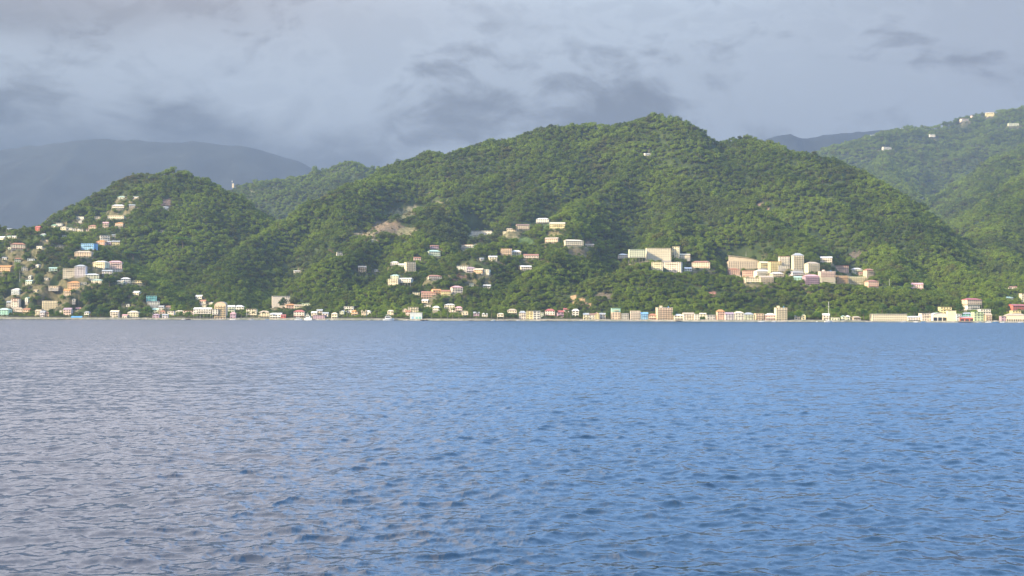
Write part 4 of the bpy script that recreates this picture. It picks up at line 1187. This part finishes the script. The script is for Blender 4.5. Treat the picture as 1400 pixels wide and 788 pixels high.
# ------------------------------------------------------------------ individual trees and palms
TREES = """
b 203 433.5 15 19 | big olive green tree at the shore left of the valley mouth houses
b 124 434 17 16 | brownish green tree leaning over the small white house beside the blue shelter
b 387 424 18 15 | dark round tree standing in front of the tall pale pink building
b 398 434 10 13 | dark green tree between the dark red shed and the crimson roof
b 45 434 9 12 | dark shrubby tree at the shore by the rusty gabled peach house
b 70 434.5 13 9 | green tree in front of the big pale villa
b 79 434.5 10 10 | dark tree at the right foot of the big pale villa
b 137 434 14 12 | dense dark tree in the wooded gap of the left shore
b 145 433 12 10 | second dense tree in the wooded gap, left of the pinkish two-storey shore house
b 165 433 12 9 | tree standing between the pinkish two-storey house and the yellow shore house
b 194 430 9 9 | small tree between the yellow shore house and the big olive tree
b 245 434 9 12 | green tree in front of the pale yellow bungalow at the valley mouth
b 257 435 9 16 | wide green bush tree in front of the long low pink house
b 303 430 13 12 | dark tree at the right rear of the rounded gable house
p 330 436 10 9 | palm at the left end of the shore palm clump
p 338 436.5 11 12 | tallest palm in front of the long cream house
p 346 436.5 11 9 | palm at the right end of the long cream house
p 352 436 9 8 | short palm between long cream house and lemon yellow house
p 361 436 10 9 | palm right in front of the lemon yellow house
p 369 436 10 8 | palm at the right corner of the lemon yellow house
p 464 434 14 9 | palm left of the narrow pale green house
p 475 435 13 9 | palm below the left half of the white two-storey house
p 489 435 12 8 | palm right of the orange and white house
p 497 436 14 8 | palm in front of the tan house
p 508 436 14 10 | tall yellowish palm right of the little white roof
p 515 436 12 9 | palm left of the large white motor yacht
p 543 434 12 9 | palm between the cream hipped house and the small tan one
b 583 433 12 14 | dark tree right of the blue and teal house
p 590 436 14 9 | palm in front of the lone cream house
p 603 436 15 9 | palm left below the pale stepped houses
p 612 437 15 11 | leaning palm below the first stepped house
p 619 437 16 10 | tallest palm below the stepped houses
p 627 437 13 8 | small palm left of the arched front
p 643 436 13 9 | palm right of the arched front
p 652 437 11 9 | palm in front of the dull mauve house
p 663 437 10 8 | palm in front of the low white roofed house
p 672 437 14 10 | palm left of the cream hut on stilts
b 691 437 12 11 | dark tree between the cream hut on stilts and the broad hipped roof
b 703 437 8 11 | dark bush tree under the broad hipped cream house
b 752 437.3 6 13 | clipped green bush tree before the bold red hipped roof
p 760 437 13 8 | palm between the red hipped roof and the maroon house
p 775 437 14 10 | palm in front of the small red gabled house
p 780 437 11 9 | smaller palm left of the house with dark open storeys
b 794 437 13 8 | dark tree at the foot of the orange scar
b 831 437 12 9 | green tree left of the mint topped house
b 922 437.5 13 7 | thin dark tree at the right side of the great apartment block
b 961 437.8 4 9 | low bush tree under the pale lemon house
b 1080 437.5 12 13 | dark tree right of the tall cream block
b 1092 437 12 11 | yellow green tree by the low pinkish shed
b 1106 437.5 14 13 | dark tree left of the pinkish house behind the mast
b 1118 437.5 12 11 | purplish dark tree touching the pinkish house behind the mast
b 1143 434 14 15 | broad dark tree above the low greenish shed
b 1165 432 16 13 | tall dark tree above the two pale green cottages
b 1181 437.8 16 13 | big dark tree right of the tan bungalow
b 1190 436 12 10 | dark tree touching the left end of the very long cream building
b 1206 430 15 17 | light green feathery tree above the very long cream building
b 1226 431 13 16 | dark green tree behind the middle of the very long cream building
b 1250 433 14 14 | pale green tree behind the low white and pink shed
b 1271 430 13 14 | dark tree between pinkish white building and boat hall
b 1312 428 14 12 | dark tree behind the narrow pale blue house
b 1361 434 12 13 | grey green tree right of the white two-storey house
b 1371 433 14 12 | dark tree above the grey mauve kiosk
b 1365 424 13 14 | dark green tree left of the big red roofed hall
b 1350 421 13 14 | tree right of the oval red roof on stilts
b 572 422 12 11 | dark tree under the salmon terrace house
b 544 305 13 18 | pale rounded tree standing alone at the left of the bare ridge
b 515 301 10 15 | low pale green tree on the crest beside the bare ridge
b 534 300 9 10 | small dark tree in the hollow of the bare ridge
b 1255 386 9 12 | bright yellow green tree behind the pink house at the end of the lawn
b 655 241 8 8 | dark tree poking above the skyline left of the main peak
b 667 195 11 9 | tallest dark tree on the skyline left of the main peak
b 250 340 16 30 | wide flat crowned tree in the left valley
b 172 328 11 24 | wide yellow green flat topped tree right of the small yellow house
b 182 356 12 30 | wide flat crowned tree right of the pink villa
b 150 392 14 24 | dark broad tree below the yellow group
b 122 418 18 24 | big dark tree below the peach lower wing
b 98 428 12 14 | dark tree behind the blue tarpaulin shelter
"""
TR = []
for line in TREES.strip().splitlines():
    spec, label = line.split('|'); s = spec.split()
    kx, px, pyb, ph, pw_ = s[0], *map(float, s[1:])
    u = at(px, pyb, 1000.0)[0] / 1000.0
    if pyb >= 427.5:
        wl = 427 + CAM_H * F / float(coast(u)) + (px - 700) * 0.0024
        Y = float(coast(u)) + 4.5 + max(0, wl - pyb - 1.6) * 7.5
        p = at(px, pyb, Y)
    else: p = hit(px, pyb)
    TR.append((kx, p, ph * p[1] / F, pw_ * p[1] / F, label.strip()))
# trees beside houses: one at most on each named side of a house
used = set()
order = sorted(range(len(PLAN)), key=lambda i: -(PLAN[i]['x1'] - PLAN[i]['x0']))
tonal = ['dark leafy', 'green leafy', 'broad leafy']
for i in order:
    h = PLAN[i]
    if len(TR) > 215: break
    if 'hazy' in h['group']: continue
    for side in random.sample(['left', 'right'], 2):
        sg = -1 if side == 'left' else 1
        ex = (h['x0'] - 4.5) if sg < 0 else (h['x1'] + 4.5)
        if any(o is not h and o['x0'] - 3 < ex < o['x1'] + 3 and o['yt'] - 5 < h['yb'] < o['yb'] + 7 for o in PLAN): continue
        if any(abs(project(t[1])[0] - ex) < 9 and abs(project(t[1])[1] - h['yb']) < 9 for t in TR): continue
        u = at(ex, h['yb'], 1000.)[0] / 1000.
        Y = h['p'][1] + 3; X = u * Y; z = float(height(np.array([X]), np.array([Y]))[0])
        lab = f"leafy tree at the {side} side of the {h['label']}"
        if len(lab.split()) > 16: lab = f"tree on the {side} of the {h['label']}"
        if len(lab.split()) > 16: continue
        TR.append(('b', np.array([X, Y, z]), random.uniform(8, 12), random.uniform(8, 12), lab))
        break

protos = []
for i, (R_, H_, nl, nc_, sz, st) in enumerate([(5.0, 9.5, 9, 620, .50, 'dome'), (5.6, 9.5, 10, 680, .50, 'dome'), (4.4, 10.5, 8, 560, .46, 'dome'), (6.6, 9.0, 12, 640, .50, 'umbrella')]):
    me, L = crown_mesh('crown', R_, H_, nl, nc_, sz, 150 + i, st, M_LEAF_T, False)
    zmax = max(v_[2] for v_ in (x.co for x in me.vertices))
    protos.append((me, trunk_mb(R_, H_, L, 0, .26, i).mesh('trunk', [M_TRUNK]), R_, zmax))
def palm_meshes(seed):
    r = random.Random(seed)
    Ht = 10.0; ln = r.uniform(-1.2, 1.2)
    tm = MB(); tm.tube([(0, 0, -1), (ln * .15, 0, Ht * .3), (ln * .5, 0.1, Ht * .65), (ln, .2, Ht)], [.24, .18, .15, .13], 6)
    fm = MB()
    for i in range(17):
        a = 6.283 * i / 17 + r.uniform(-.15, .15); e = r.uniform(-.25, 1.0); Lf = r.uniform(2.8, 3.7)
        prev = None
        for q in range(7):
            t = q / 6
            rad = Lf * t * math.cos(e * (1 - t * .4)); zz = Lf * (math.sin(e) * t - 0.75 * t * t)
            c = Vector((ln + rad * math.cos(a), .2 + rad * math.sin(a), Ht + zz)); wd = .62 * math.sin(math.pi * min(1, t * .9 + .1)) + .05
            sv = Vector((-math.sin(a), math.cos(a), 0)) * wd
            cur = (c - sv - Vector((0, 0, wd * .6)), c, c + sv - Vector((0, 0, wd * .6)))
            if prev:
                fm.face([prev[0], cur[0], cur[1], prev[1]]); fm.face([prev[1], cur[1], cur[2], prev[2]])
            prev = cur
    return fm.mesh('crown', [M_PALM]), tm.mesh('trunk', [M_PTRUNK])
palms = [palm_meshes(s_) for s_ in range(4)]
for kx, p, hh_, wd, label in TR:
    if kx == 'p':
        cm, tm = random.choice(palms)
        root = empty('palm_tree', tuple(p), random.uniform(0, 6.28), label=label, cat='palm tree', group='palms along the shore')
        s_ = max(hh_ / 11.0, .7); root.scale = (s_, s_, s_)
    else:
        j = 3 if 'flat' in label else random.randrange(3)
        cm, tm, R_, H_ = protos[j]
        root = empty('broadleaf_tree', tuple(p), random.uniform(0, 6.28), label=label, cat='tree', group='trees between the houses and along the shore')
        s_ = wd / (2.15 * R_); root.scale = (s_, s_, hh_ / H_)
    link('crown', cm, root); link('trunk', tm, root)
TXY = np.array([t[1][:2] for t in TR]); TRr = np.array([t[3] * .45 for t in TR])

# ------------------------------------------------------------------ forest points
def forest_points():
    out = []
    for (v0, v1, sp) in ((11, 45, 4.6), (45, 420, 5.7), (420, 1100, 6.6), (1100, 2300, 9.2), (2300, 5000, 12.5)):
        ys = np.arange(1450 + v0, 1950 + v1, sp)
        n = int(2 * 0.50 * (1950 + v1) / sp)
        gx = (np.arange(n) - n / 2) * sp
        X, Y = np.meshgrid(gx, ys)
        X = X + rng.uniform(-.5, .5, X.shape) * sp * 1.9; Y = Y + rng.uniform(-.5, .5, Y.shape) * sp * 1.9
        X = X.ravel(); Y = Y.ravel(); u = X / Y; v = Y - coast(u)
        ok = (np.abs(u) < 0.47) & (v > v0) & (v <= v1)
        out.append(np.stack([X[ok], Y[ok], np.full(ok.sum(), sp)], 1))
    return np.concatenate(out)
FP = forest_points()
FZ = height(FP[:, 0], FP[:, 1])
P3 = np.stack([FP[:, 0], FP[:, 1], FZ], 1)
# leave out what is far behind a crest
nb = 900; vis_v = np.arange(0, 5200, 12.0); ub = np.linspace(-.5, .5, nb)
Yh = coast(ub)[:, None] + vis_v[None, :]
Eh = (height(ub[:, None] * Yh, Yh) + 6 - CAM_H) / Yh
Em = np.maximum.accumulate(Eh, 1)
ui = np.clip(((P3[:, 0] / P3[:, 1] + .5) * (nb - 1)).round().astype(int), 0, nb - 1)
vi = np.clip(((P3[:, 1] - coast(P3[:, 0] / P3[:, 1])) / 12.0).astype(int) - 2, 0, len(vis_v) - 1)
keep = (P3[:, 2] + 12 - CAM_H) / P3[:, 1] > Em[ui, vi] - 0.0045
C, A, B = bare_at(P3)
keep &= ~((A > 0) & ((B == 0) | (rng.random(len(P3)) < .62)))
keep &= ~((B == 2) & (rng.random(len(P3)) < .75))
px, py = project(P3)
scale = (rng.uniform(.6, 1.2, len(P3)) + 0.5 * (rng.random(len(P3)) < .03)) * np.where(FP[:, 2] > 12, 1.70, np.where(FP[:, 2] > 9, 1.28, np.where(FP[:, 2] > 6, 1.0, .88)))
scale *= 0.85 + 0.5 * vnoise(P3[:, 0] / 70, P3[:, 1] / 70)
scale = np.where(A > 0, scale * .45, scale)
scale = np.where(P3[:, 1] - coast(P3[:, 0] / P3[:, 1]) < 46, scale * rng.uniform(.35, .75, len(P3)), scale)
toph = 10.0 * scale * F / P3[:, 1]; wpx = 5.0 * scale * F / P3[:, 1]
for h in PLAN:
    p = h['p']; dd = np.hypot(P3[:, 0] - p[0], P3[:, 1] - p[1] - h['d'] * .5)
    keep &= dd > max(h['w'], h['d']) * .55 + 2.0
    # open view in front of each house: gardens and lanes, only low growth
    infront = (P3[:, 1] < p[1] + 2) & (P3[:, 1] > p[1] - 160) & (px > h['x0'] - wpx * .75) & (px < h['x1'] + wpx * .75)
    lim = h['yb'] - 0.30 * min(8, h['yb'] - h['yt']) + rng.uniform(-.5, 1.0, len(P3))
    over = infront & (py - toph < lim)
    room = (py - lim) / np.maximum(toph, .01)
    shrink = over & (room > .38)
    scale = np.where(shrink, scale * np.clip(room, .38, 1), scale)
    toph = 10.0 * scale * F / P3[:, 1]; wpx = 5.0 * scale * F / P3[:, 1]
    keep &= ~(over & ~shrink)
for (x, y), r in zip(TXY, TRr):
    keep &= np.hypot(P3[:, 0] - x, P3[:, 1] - y) > r * .7
dry = np.where(B == 1, rng.uniform(.5, 1, len(P3)), 0)
dry = np.maximum(dry, np.clip(fbm(P3[:, 0] / 60 + 3, P3[:, 1] / 60, 3) * 2.4 - .85, 0, .6) * (rng.random(len(P3)) < .6))
P3 = P3[keep]; scale = scale[keep]; dry = dry[keep]; N = len(P3)
print('forest trees', N, 'houses', len(PLAN), 'single trees', len(TR))
fm = bpy.data.meshes.new('forest')
fm.vertices.add(N); fm.vertices.foreach_set('co', P3.astype(np.float32).ravel())
for nm, typ, arr in (('size', 'FLOAT', scale), ('dry', 'FLOAT', dry), ('spin', 'FLOAT', rng.uniform(0, 6.28, N)), ('stretch', 'FLOAT', rng.uniform(.75, 1.15, N))):
    at_ = fm.attributes.new(nm, typ, 'POINT'); at_.data.foreach_set('value', arr.astype(np.float32))
ki = fm.attributes.new('kind_index', 'INT', 'POINT'); ki.data.foreach_set('value', rng.integers(0, len(specs), N).astype(np.int32))
forest = link('forest', fm); tag(forest, label='dense green forest of rounded crowns covering all the hillsides', cat='forest', kind='stuff')
ng = bpy.data.node_groups.new('forest', 'GeometryNodeTree')
ng.interface.new_socket('Geometry', in_out='INPUT', socket_type='NodeSocketGeometry'); ng.interface.new_socket('Geometry', in_out='OUTPUT', socket_type='NodeSocketGeometry')
G = NT(ng)
gi = G.n('NodeGroupInput'); go = G.n('NodeGroupOutput')
ci = G.n('GeometryNodeCollectionInfo'); ci.inputs['Collection'].default_value = FC; ci.inputs['Separate Children'].default_value = True; ci.inputs['Reset Children'].default_value = True
iop = G.n('GeometryNodeInstanceOnPoints'); iop.inputs['Pick Instance'].default_value = True
def attr(nm, typ):
    n = G.n('GeometryNodeInputNamedAttribute'); n.data_type = typ; n.inputs['Name'].default_value = nm; return n.outputs['Attribute']
mtp = G.n('GeometryNodeMeshToPoints'); G.l(gi.outputs[0], mtp.inputs[0]); G.l(mtp.outputs[0], iop.inputs['Points']); G.l(ci.outputs[0], iop.inputs['Instance'])
G.l(attr('kind_index', 'INT'), iop.inputs['Instance Index'])
cr = G.n('ShaderNodeCombineXYZ'); G.l(attr('spin', 'FLOAT'), cr.inputs[2]); G.l(cr.outputs[0], iop.inputs['Rotation'])
cs = G.n('ShaderNodeCombineXYZ'); sz_ = attr('size', 'FLOAT'); G.l(sz_, cs.inputs[0]); G.l(sz_, cs.inputs[1]); G.l(G.math('MULTIPLY', sz_, attr('stretch', 'FLOAT')), cs.inputs[2]); G.l(cs.outputs[0], iop.inputs['Scale'])
G.l(iop.outputs[0], go.inputs[0])
md = forest.modifiers.new('forest', 'NODES'); md.node_group = ng

# ------------------------------------------------------------------ sea wall, shelter, poles, mast
def seawall(px0, px1, label, top=2.0, width=1.4):
    m = MB(); n = max(4, int((px1 - px0) / 3)); pr = None
    for i in range(n + 1):
        px = px0 + (px1 - px0) * i / n; u = at(px, 437, 1000.)[0] / 1000.; Y = float(coast(u)) + .4
        tp = top + .15 * math.sin(i * 1.7)
        cur = [(u * Y, Y, -1.5), (u * Y, Y + .15, tp), (u * (Y + width), Y + width, tp), (u * (Y + width), Y + width, -1.5)]
        if pr:
            for a in range(3): m.face([pr[a], cur[a], cur[a + 1], pr[a + 1]][::-1])
        pr = cur
    o = m.build('sea_wall', M_CONC); tag(o, label, 'sea wall', 'sea walls along the shore')
seawall(-40, 232, 'grey concrete sea wall below the leftmost shore houses')
seawall(300, 556, 'sea wall along the shore below palms and the motor yachts', 1.6)
seawall(560, 1078, 'long pale sea wall below the coloured row of shore houses', 2.1)
seawall(1190, 1420, 'sea wall at the waterfront on the far right', 1.7)
m = MB()
P0 = at(97, 437, 1000.); u = P0[0] / 1000
Y = float(coast(u)) + 1
w_ = 15 * Y / F
m.face([(0, 0, 3.2), (w_, 0, 3.1), (w_, 3.5, 4.2), (w_ * .5, 3.5, 4.0), (0, 3.5, 4.2)], 0); m.face([(0, -.02, .9), (w_, -.02, .9), (w_, 0, 3.1), (w_ * .5, -.05, 2.9), (0, 0, 3.2)], 0)
sh = empty('tarpaulin_shelter', (u * Y, Y, 0.6), 0, label='bright blue tarpaulin shelter on the left shore', cat='shelter')
m.build('tarpaulin', M_TARP, sh)
for x in (0.1, w_ / 2, w_ - .1):
    for y in (.1, 3.4):
        q = MB(); q.tube([(0, 0, -.8), (0, 0, 3.1 + y * .25)], .07, 6); q.build('post', M_WOOD, sh, (x, y, 0))

def pole(px, pyb, ph, label, arms=1):
    p = hit(px, pyb); H = ph * p[1] / F
    r = empty('utility_pole', tuple(p), 0, label=label, cat='utility pole')
    q = MB(); q.tube([(0, 0, -1), (0, 0, H)], [.22, .14], 8); q.build('pole', M_METAL, r)
    for a in range(arms):
        q = MB(); q.box(-1.2, 1.2, -.07, .07, 0, .16)
        for x in (-1.1, -.5, .5, 1.1): q.box(x - .06, x + .06, -.06, .06, .16, .4)
        q.build('crossarm', M_WOOD, r, (0, 0, H - .7 - a))
pole(27, 387, 18, 'tall pale grey pole among dark trees on the near left hillside')
pole(1216, 395, 13, 'thin pole at the left end of the green lawn', 1)
pole(1020, 350, 6, 'short pole sticking up behind the very long school building')
p = at(317.5, 251.5, 3150); p[2] = float(height(p[0], p[1])) if False else p[2]
r = empty('radio_mast', tuple(p), 0, label='small white radio mast on the saddle behind the dome hill', cat='radio mast')
q = MB(); q.tube([(0, 0, -12), (0, 0, 9)], [.5, .3], 8); q.build('mast', M_FRAME, r)
q = MB(); q.tube([(0, 0, 0), (0, 0, 1.8)], 1.2, 10); q.build('antenna_drum', M_FRAME, r, (0, 0, 5))
q = MB(); q.box(-2.0, 2.0, -2, 2, -10, .5); q.build('equipment_hut', WM['tan'], r, (2.8, 0, 0))

def jetty(px, ln, wd, label):
    u = at(px, 438, 1000.)[0] / 1000.; Y = float(coast(u))
    r = empty('jetty', (u * Y, Y, 0), 0, label=label, cat='jetty')
    q = MB(); q.box(-wd / 2, wd / 2, -ln, 1.5, .95, 1.2); q.build('deck', M_WOOD, r)
    for i in range(int(ln / 3.5) + 1):
        for x in (-wd / 2 + .15, wd / 2 - .15):
            q = MB(); q.tube([(0, 0, -2), (0, 0, 1.6)], .16, 6); q.build('pile', M_WOOD, r, (x, -ln + .2 + i * 3.5, 0))
jetty(258, 12, 5, 'dark wooden jetty left of the long white house on piles')
jetty(580, 14, 9, 'short wooden jetty right of the blue and teal house')
jetty(1318, 12, 16, 'wide wooden jetty before the long low red boathouse')
jetty(927, 10, 7, 'small wooden jetty right of the great apartment block')
rk = MB(); rr_ = random.Random(5)
for i in range(420):
    px = rr_.choice([rr_.uniform(15, 110), rr_.uniform(180, 260), rr_.uniform(440, 560), rr_.uniform(640, 700), rr_.uniform(1070, 1200), rr_.uniform(740, 800)])
    u = at(px, 438, 1000.)[0] / 1000.; Y = float(coast(u)) + rr_.uniform(-3.5, .4); s0 = rr_.uniform(.35, 1.3)
    c = Vector((u * Y, Y, rr_.uniform(-.1, .35)))
    pts = [c + Vector((s0 * rr_.uniform(.6, 1) * x, s0 * rr_.uniform(.6, 1) * y, s0 * rr_.uniform(.4, .8) * z)) for x, y, z in ((1, 0, 0), (0, 1, 0), (-1, 0, 0), (0, -1, 0), (0, 0, 1), (0, 0, -1))]
    for a_, b_, c_ in ((0, 1, 4), (1, 2, 4), (2, 3, 4), (3, 0, 4), (1, 0, 5), (2, 1, 5), (3, 2, 5), (0, 3, 5)): rk.face([pts[a_], pts[b_], pts[c_]])
o = rk.build('shore_rocks', mat('dark_rock', (0.12, 0.10, 0.09), .95, .2, .3)); tag(o, label='dark boulders scattered along the foot of the shore', cat='rocks', kind='stuff')

# ------------------------------------------------------------------ boats
def hull_mb(L, B, D, mi=0, sheer=.35):
    m = MB(); n = 10; rings = []
    for i in range(n + 1):
        t = i / n; x = -L / 2 + L * t
        bw = B / 2 * (1 - max(0, (t - .45) / .55) ** 2.2) * (.86 + .14 * min(1, t * 4)); bw = max(bw, .03)
        zt = D * (.72 + sheer * t * t); zb = -.35 + .5 * max(0, t - .8) * 2
        rings.append([(x, -bw, zt), (x, -bw * .82, zb + .25), (x, 0, zb), (x, bw * .82, zb + .25), (x, bw, zt)])
    for a, b_ in zip(rings, rings[1:]):
        for j in range(4): m.face([a[j], a[j + 1], b_[j + 1], b_[j]], mi)
        m.face([a[0], b_[0], b_[4], a[4]], mi)
    m.face(rings[0], mi)
    return m
def boat_at(px, off=8.0):
    u = at(px, 438, 1000.)[0] / 1000.; Y = float(coast(u)) - off
    return (u * Y, Y, 0.05)
def motor_yacht(px, wpx, hpx, label, off=8, rz=0.0, aerial=False):
    loc = boat_at(px, off); L = wpx * loc[1] / F; H = hpx * loc[1] / F
    r = empty('motor_yacht', loc, rz, label=label, cat='motor yacht')
    hull_mb(L, L * .3, H * .38).build('hull', M_GRP, r)
    m = MB(); a, b_ = -L * .3, L * .2; z0 = H * .27; z1 = H * .72; y = L * .11
    m.v = [(a, -y, z0), (b_ + L * .12, -y, z0), (b_ + L * .12, y, z0), (a, y, z0), (a, -y * .9, z1), (b_, -y * .9, z1), (b_, y * .9, z1), (a, y * .9, z1)]
    m.f = [(4, 5, 6, 7), (0, 1, 5, 4), (1, 2, 6, 5), (2, 3, 7, 6), (3, 0, 4, 7)]; m.m = [0] * 5
    cb = m.build('cabin', M_GRP, r)
    q = MB()
    q.face([(a + .4, -y * 1.0 - .02, z0 + (z1 - z0) * .42), (b_ - .1, -y * .99 - .02, z0 + (z1 - z0) * .42), (b_ - .3, -y * .95 - .03, z0 + (z1 - z0) * .82), (a + .4, -y * .95 - .03, z0 + (z1 - z0) * .82)]); q.build('side_window', M_GLASS, cb)
    q = MB(); q.box(-L * .14, L * .14, -y * .8, y * .8, 0, H * .05); q.box(-L * .12, -L * .11, -y * .7, -y * .6, -H * .22, 0); q.box(L * .11, L * .12, -y * .7, -y * .6, -H * .22, 0); q.box(-L * .12, -L * .11, y * .6, y * .7, -H * .22, 0); q.box(L * .11, L * .12, y * .6, y * .7, -H * .22, 0)
    q.build('flybridge_canopy', M_GRP, r, (-L * .08, 0, H * .94))
    if aerial:
        q = MB(); q.tube([(0, 0, 0), (0, 0, H * .55)], .09, 6); q.build('aerial', M_FRAME, r, (-L * .1, 0, H * .7))
    return r
motor_yacht(531, 15, 8, 'large white motor yacht moored at the shore, left of the blue and teal house', 8, 0.2)
motor_yacht(421.5, 11, 8.5, 'white motor yacht with a tall aerial beside the crimson roofed house', 7, -.3, True)
motor_yacht(408, 11, 4.5, 'low cream motor yacht in front of the crimson roofed house', 9, .1)
def small_boat(px, wpx, label, hull='white', off=5, rz=0., canopy=False, cat='boat'):
    loc = boat_at(px, off); L = wpx * loc[1] / F
    r = empty('small_boat', loc, rz, label=label, cat=cat)
    hm = M_GRP if hull == 'white' else M_HULLB if hull == 'blue' else WM[hull]
    hull_mb(L, L * .3, 1.1).build('hull', hm, r)
    if canopy:
        q = MB(); q.box(-L * .2, L * .2, -L * .12, L * .12, 0, .12); q.build('canopy', M_GRP, r, (0, 0, 2.5))
        for x in (-L * .19, L * .19):
            for y in (-L * .1, L * .1):
                q = MB(); q.tube([(0, 0, 0), (0, 0, 1.8)], .05, 5); q.build('post', M_FRAME, r, (x, y, .75))
    else:
        for x in (-L * .18, L * .1):
            q = MB(); q.box(-.18, .18, -L * .12, L * .12, 0, .07); q.build('thwart', M_WOOD, r, (x, 0, .82))
    q = MB(); q.box(-.25, .25, -.2, .2, -.2, .75); q.build('outboard_motor', M_DOOR, r, (-L * .5 - .2, 0, .5))
    return r
for a in [(251, 6, 'small white boat left of the long white house on piles', 'white', 4, .1, True),
          (318, 8, 'white open boat in front of the round looking mauve house', 'white', 6, -.2, False),
          (344, 6, 'white boat in front of the palms and the long cream house', 'white', 5, .3, False),
          (365, 5, 'small blue boat below the lemon yellow house', 'blue', 5, .1, False),
          (447, 4, 'tiny white boat at the right end of the mauve boathouse', 'white', 7, .5, False),
          (674, 6, 'pale blue boat moored left of the cream hut on stilts', 'paleblue', 4, .1, False),
          (708, 4, 'tiny white boat below the pink and grey tall house', 'white', 5, .2, False),
          (1041, 8, 'white open boat below the peach house with loggias', 'white', 6, -.1, False),
          (1058, 6, 'white boat with a canopy left of the tall cream block', 'white', 7, .1, True),
          (1236, 8, 'white canopied boat at the right end of the very long cream building', 'white', 6, .15, True),
          (1252, 6, 'small white boat before the low white and pink shed', 'white', 7, -.2, False),
          (1262, 7, 'blue boat before the pinkish white two-storey building', 'blue', 8, .1, False),
          (1339, 6, 'white boat in front of the vivid green house', 'white', 6, .3, False),
          (1351, 7, 'white boat moored below the peach and brown waterfront house', 'white', 8, -.2, True),
          (1361, 9, 'white and blue canopied boat left of the grey mauve kiosk', 'blue', 5, .1, True),
          (1370, 6, 'small white boat right of the blue canopied one', 'white', 9, -.1, False),
          (1395, 7, 'white boat in front of the cream waterfront arcade', 'white', 7, .1, False)]:
    small_boat(*a)
loc = boat_at(1132.5, 18); L = 11 * loc[1] / F
r = empty('sailboat', loc, .25, label='white sailboat with a tall bare mast moored off the right shore', cat='sailboat')
hull_mb(L, L * .28, 1.5).build('hull', M_GRP, r)
q = MB(); q.box(-L * .18, L * .16, -L * .08, L * .08, 0, .7); q.build('cabin', M_GRP, r, (0, 0, 1.05))
H = 27 * loc[1] / F
q = MB(); q.tube([(0, 0, 0), (0, 0, H)], [.26, .18], 8); q.build('mast', M_GRP, r, (L * .05, 0, 1))
q = MB(); q.tube([(0, 0, 0), (-L * .42, 0, .15)], .12, 6); q.tube([(-.3, 0, .3), (-L * .4, 0, .4)], .26, 6); q.build('boom', M_GRP, r, (L * .05, 0, 2.6))
for s_ in (-1, 1):
    q = MB(); q.tube([(L * .05, 0, H * .97), (0, s_ * L * .13, 1.2)], .035, 4); q.build('shroud', M_METAL, r)
q = MB(); q.tube([(L * .05, 0, H * .97), (L * .49, 0, 1.5)], .035, 4); q.build('forestay', M_METAL, r)
# small mooring buoys
for px, off, lab in ((582, 9, 'small white mooring buoy off the dark trees right of the teal doors'), (1117, 12, 'small white mooring buoy left of the sailboat')):
    l0 = boat_at(px, off)
    r = empty('mooring_buoy', l0, 0, label=lab, cat='buoy', group='mooring buoys')
    q = MB(); q.tube([(0, 0, -.4), (0, 0, 0), (0, 0, .5), (0, 0, .85), (0, 0, 1.0)], [.3, .75, .8, .45, .12], 10); q.build('float', M_GRP, r)
    q = MB(); q.tube([(0, 0, 1.0), (0, 0, 1.5)], .06, 6); q.build('pickup_ring', M_METAL, r)
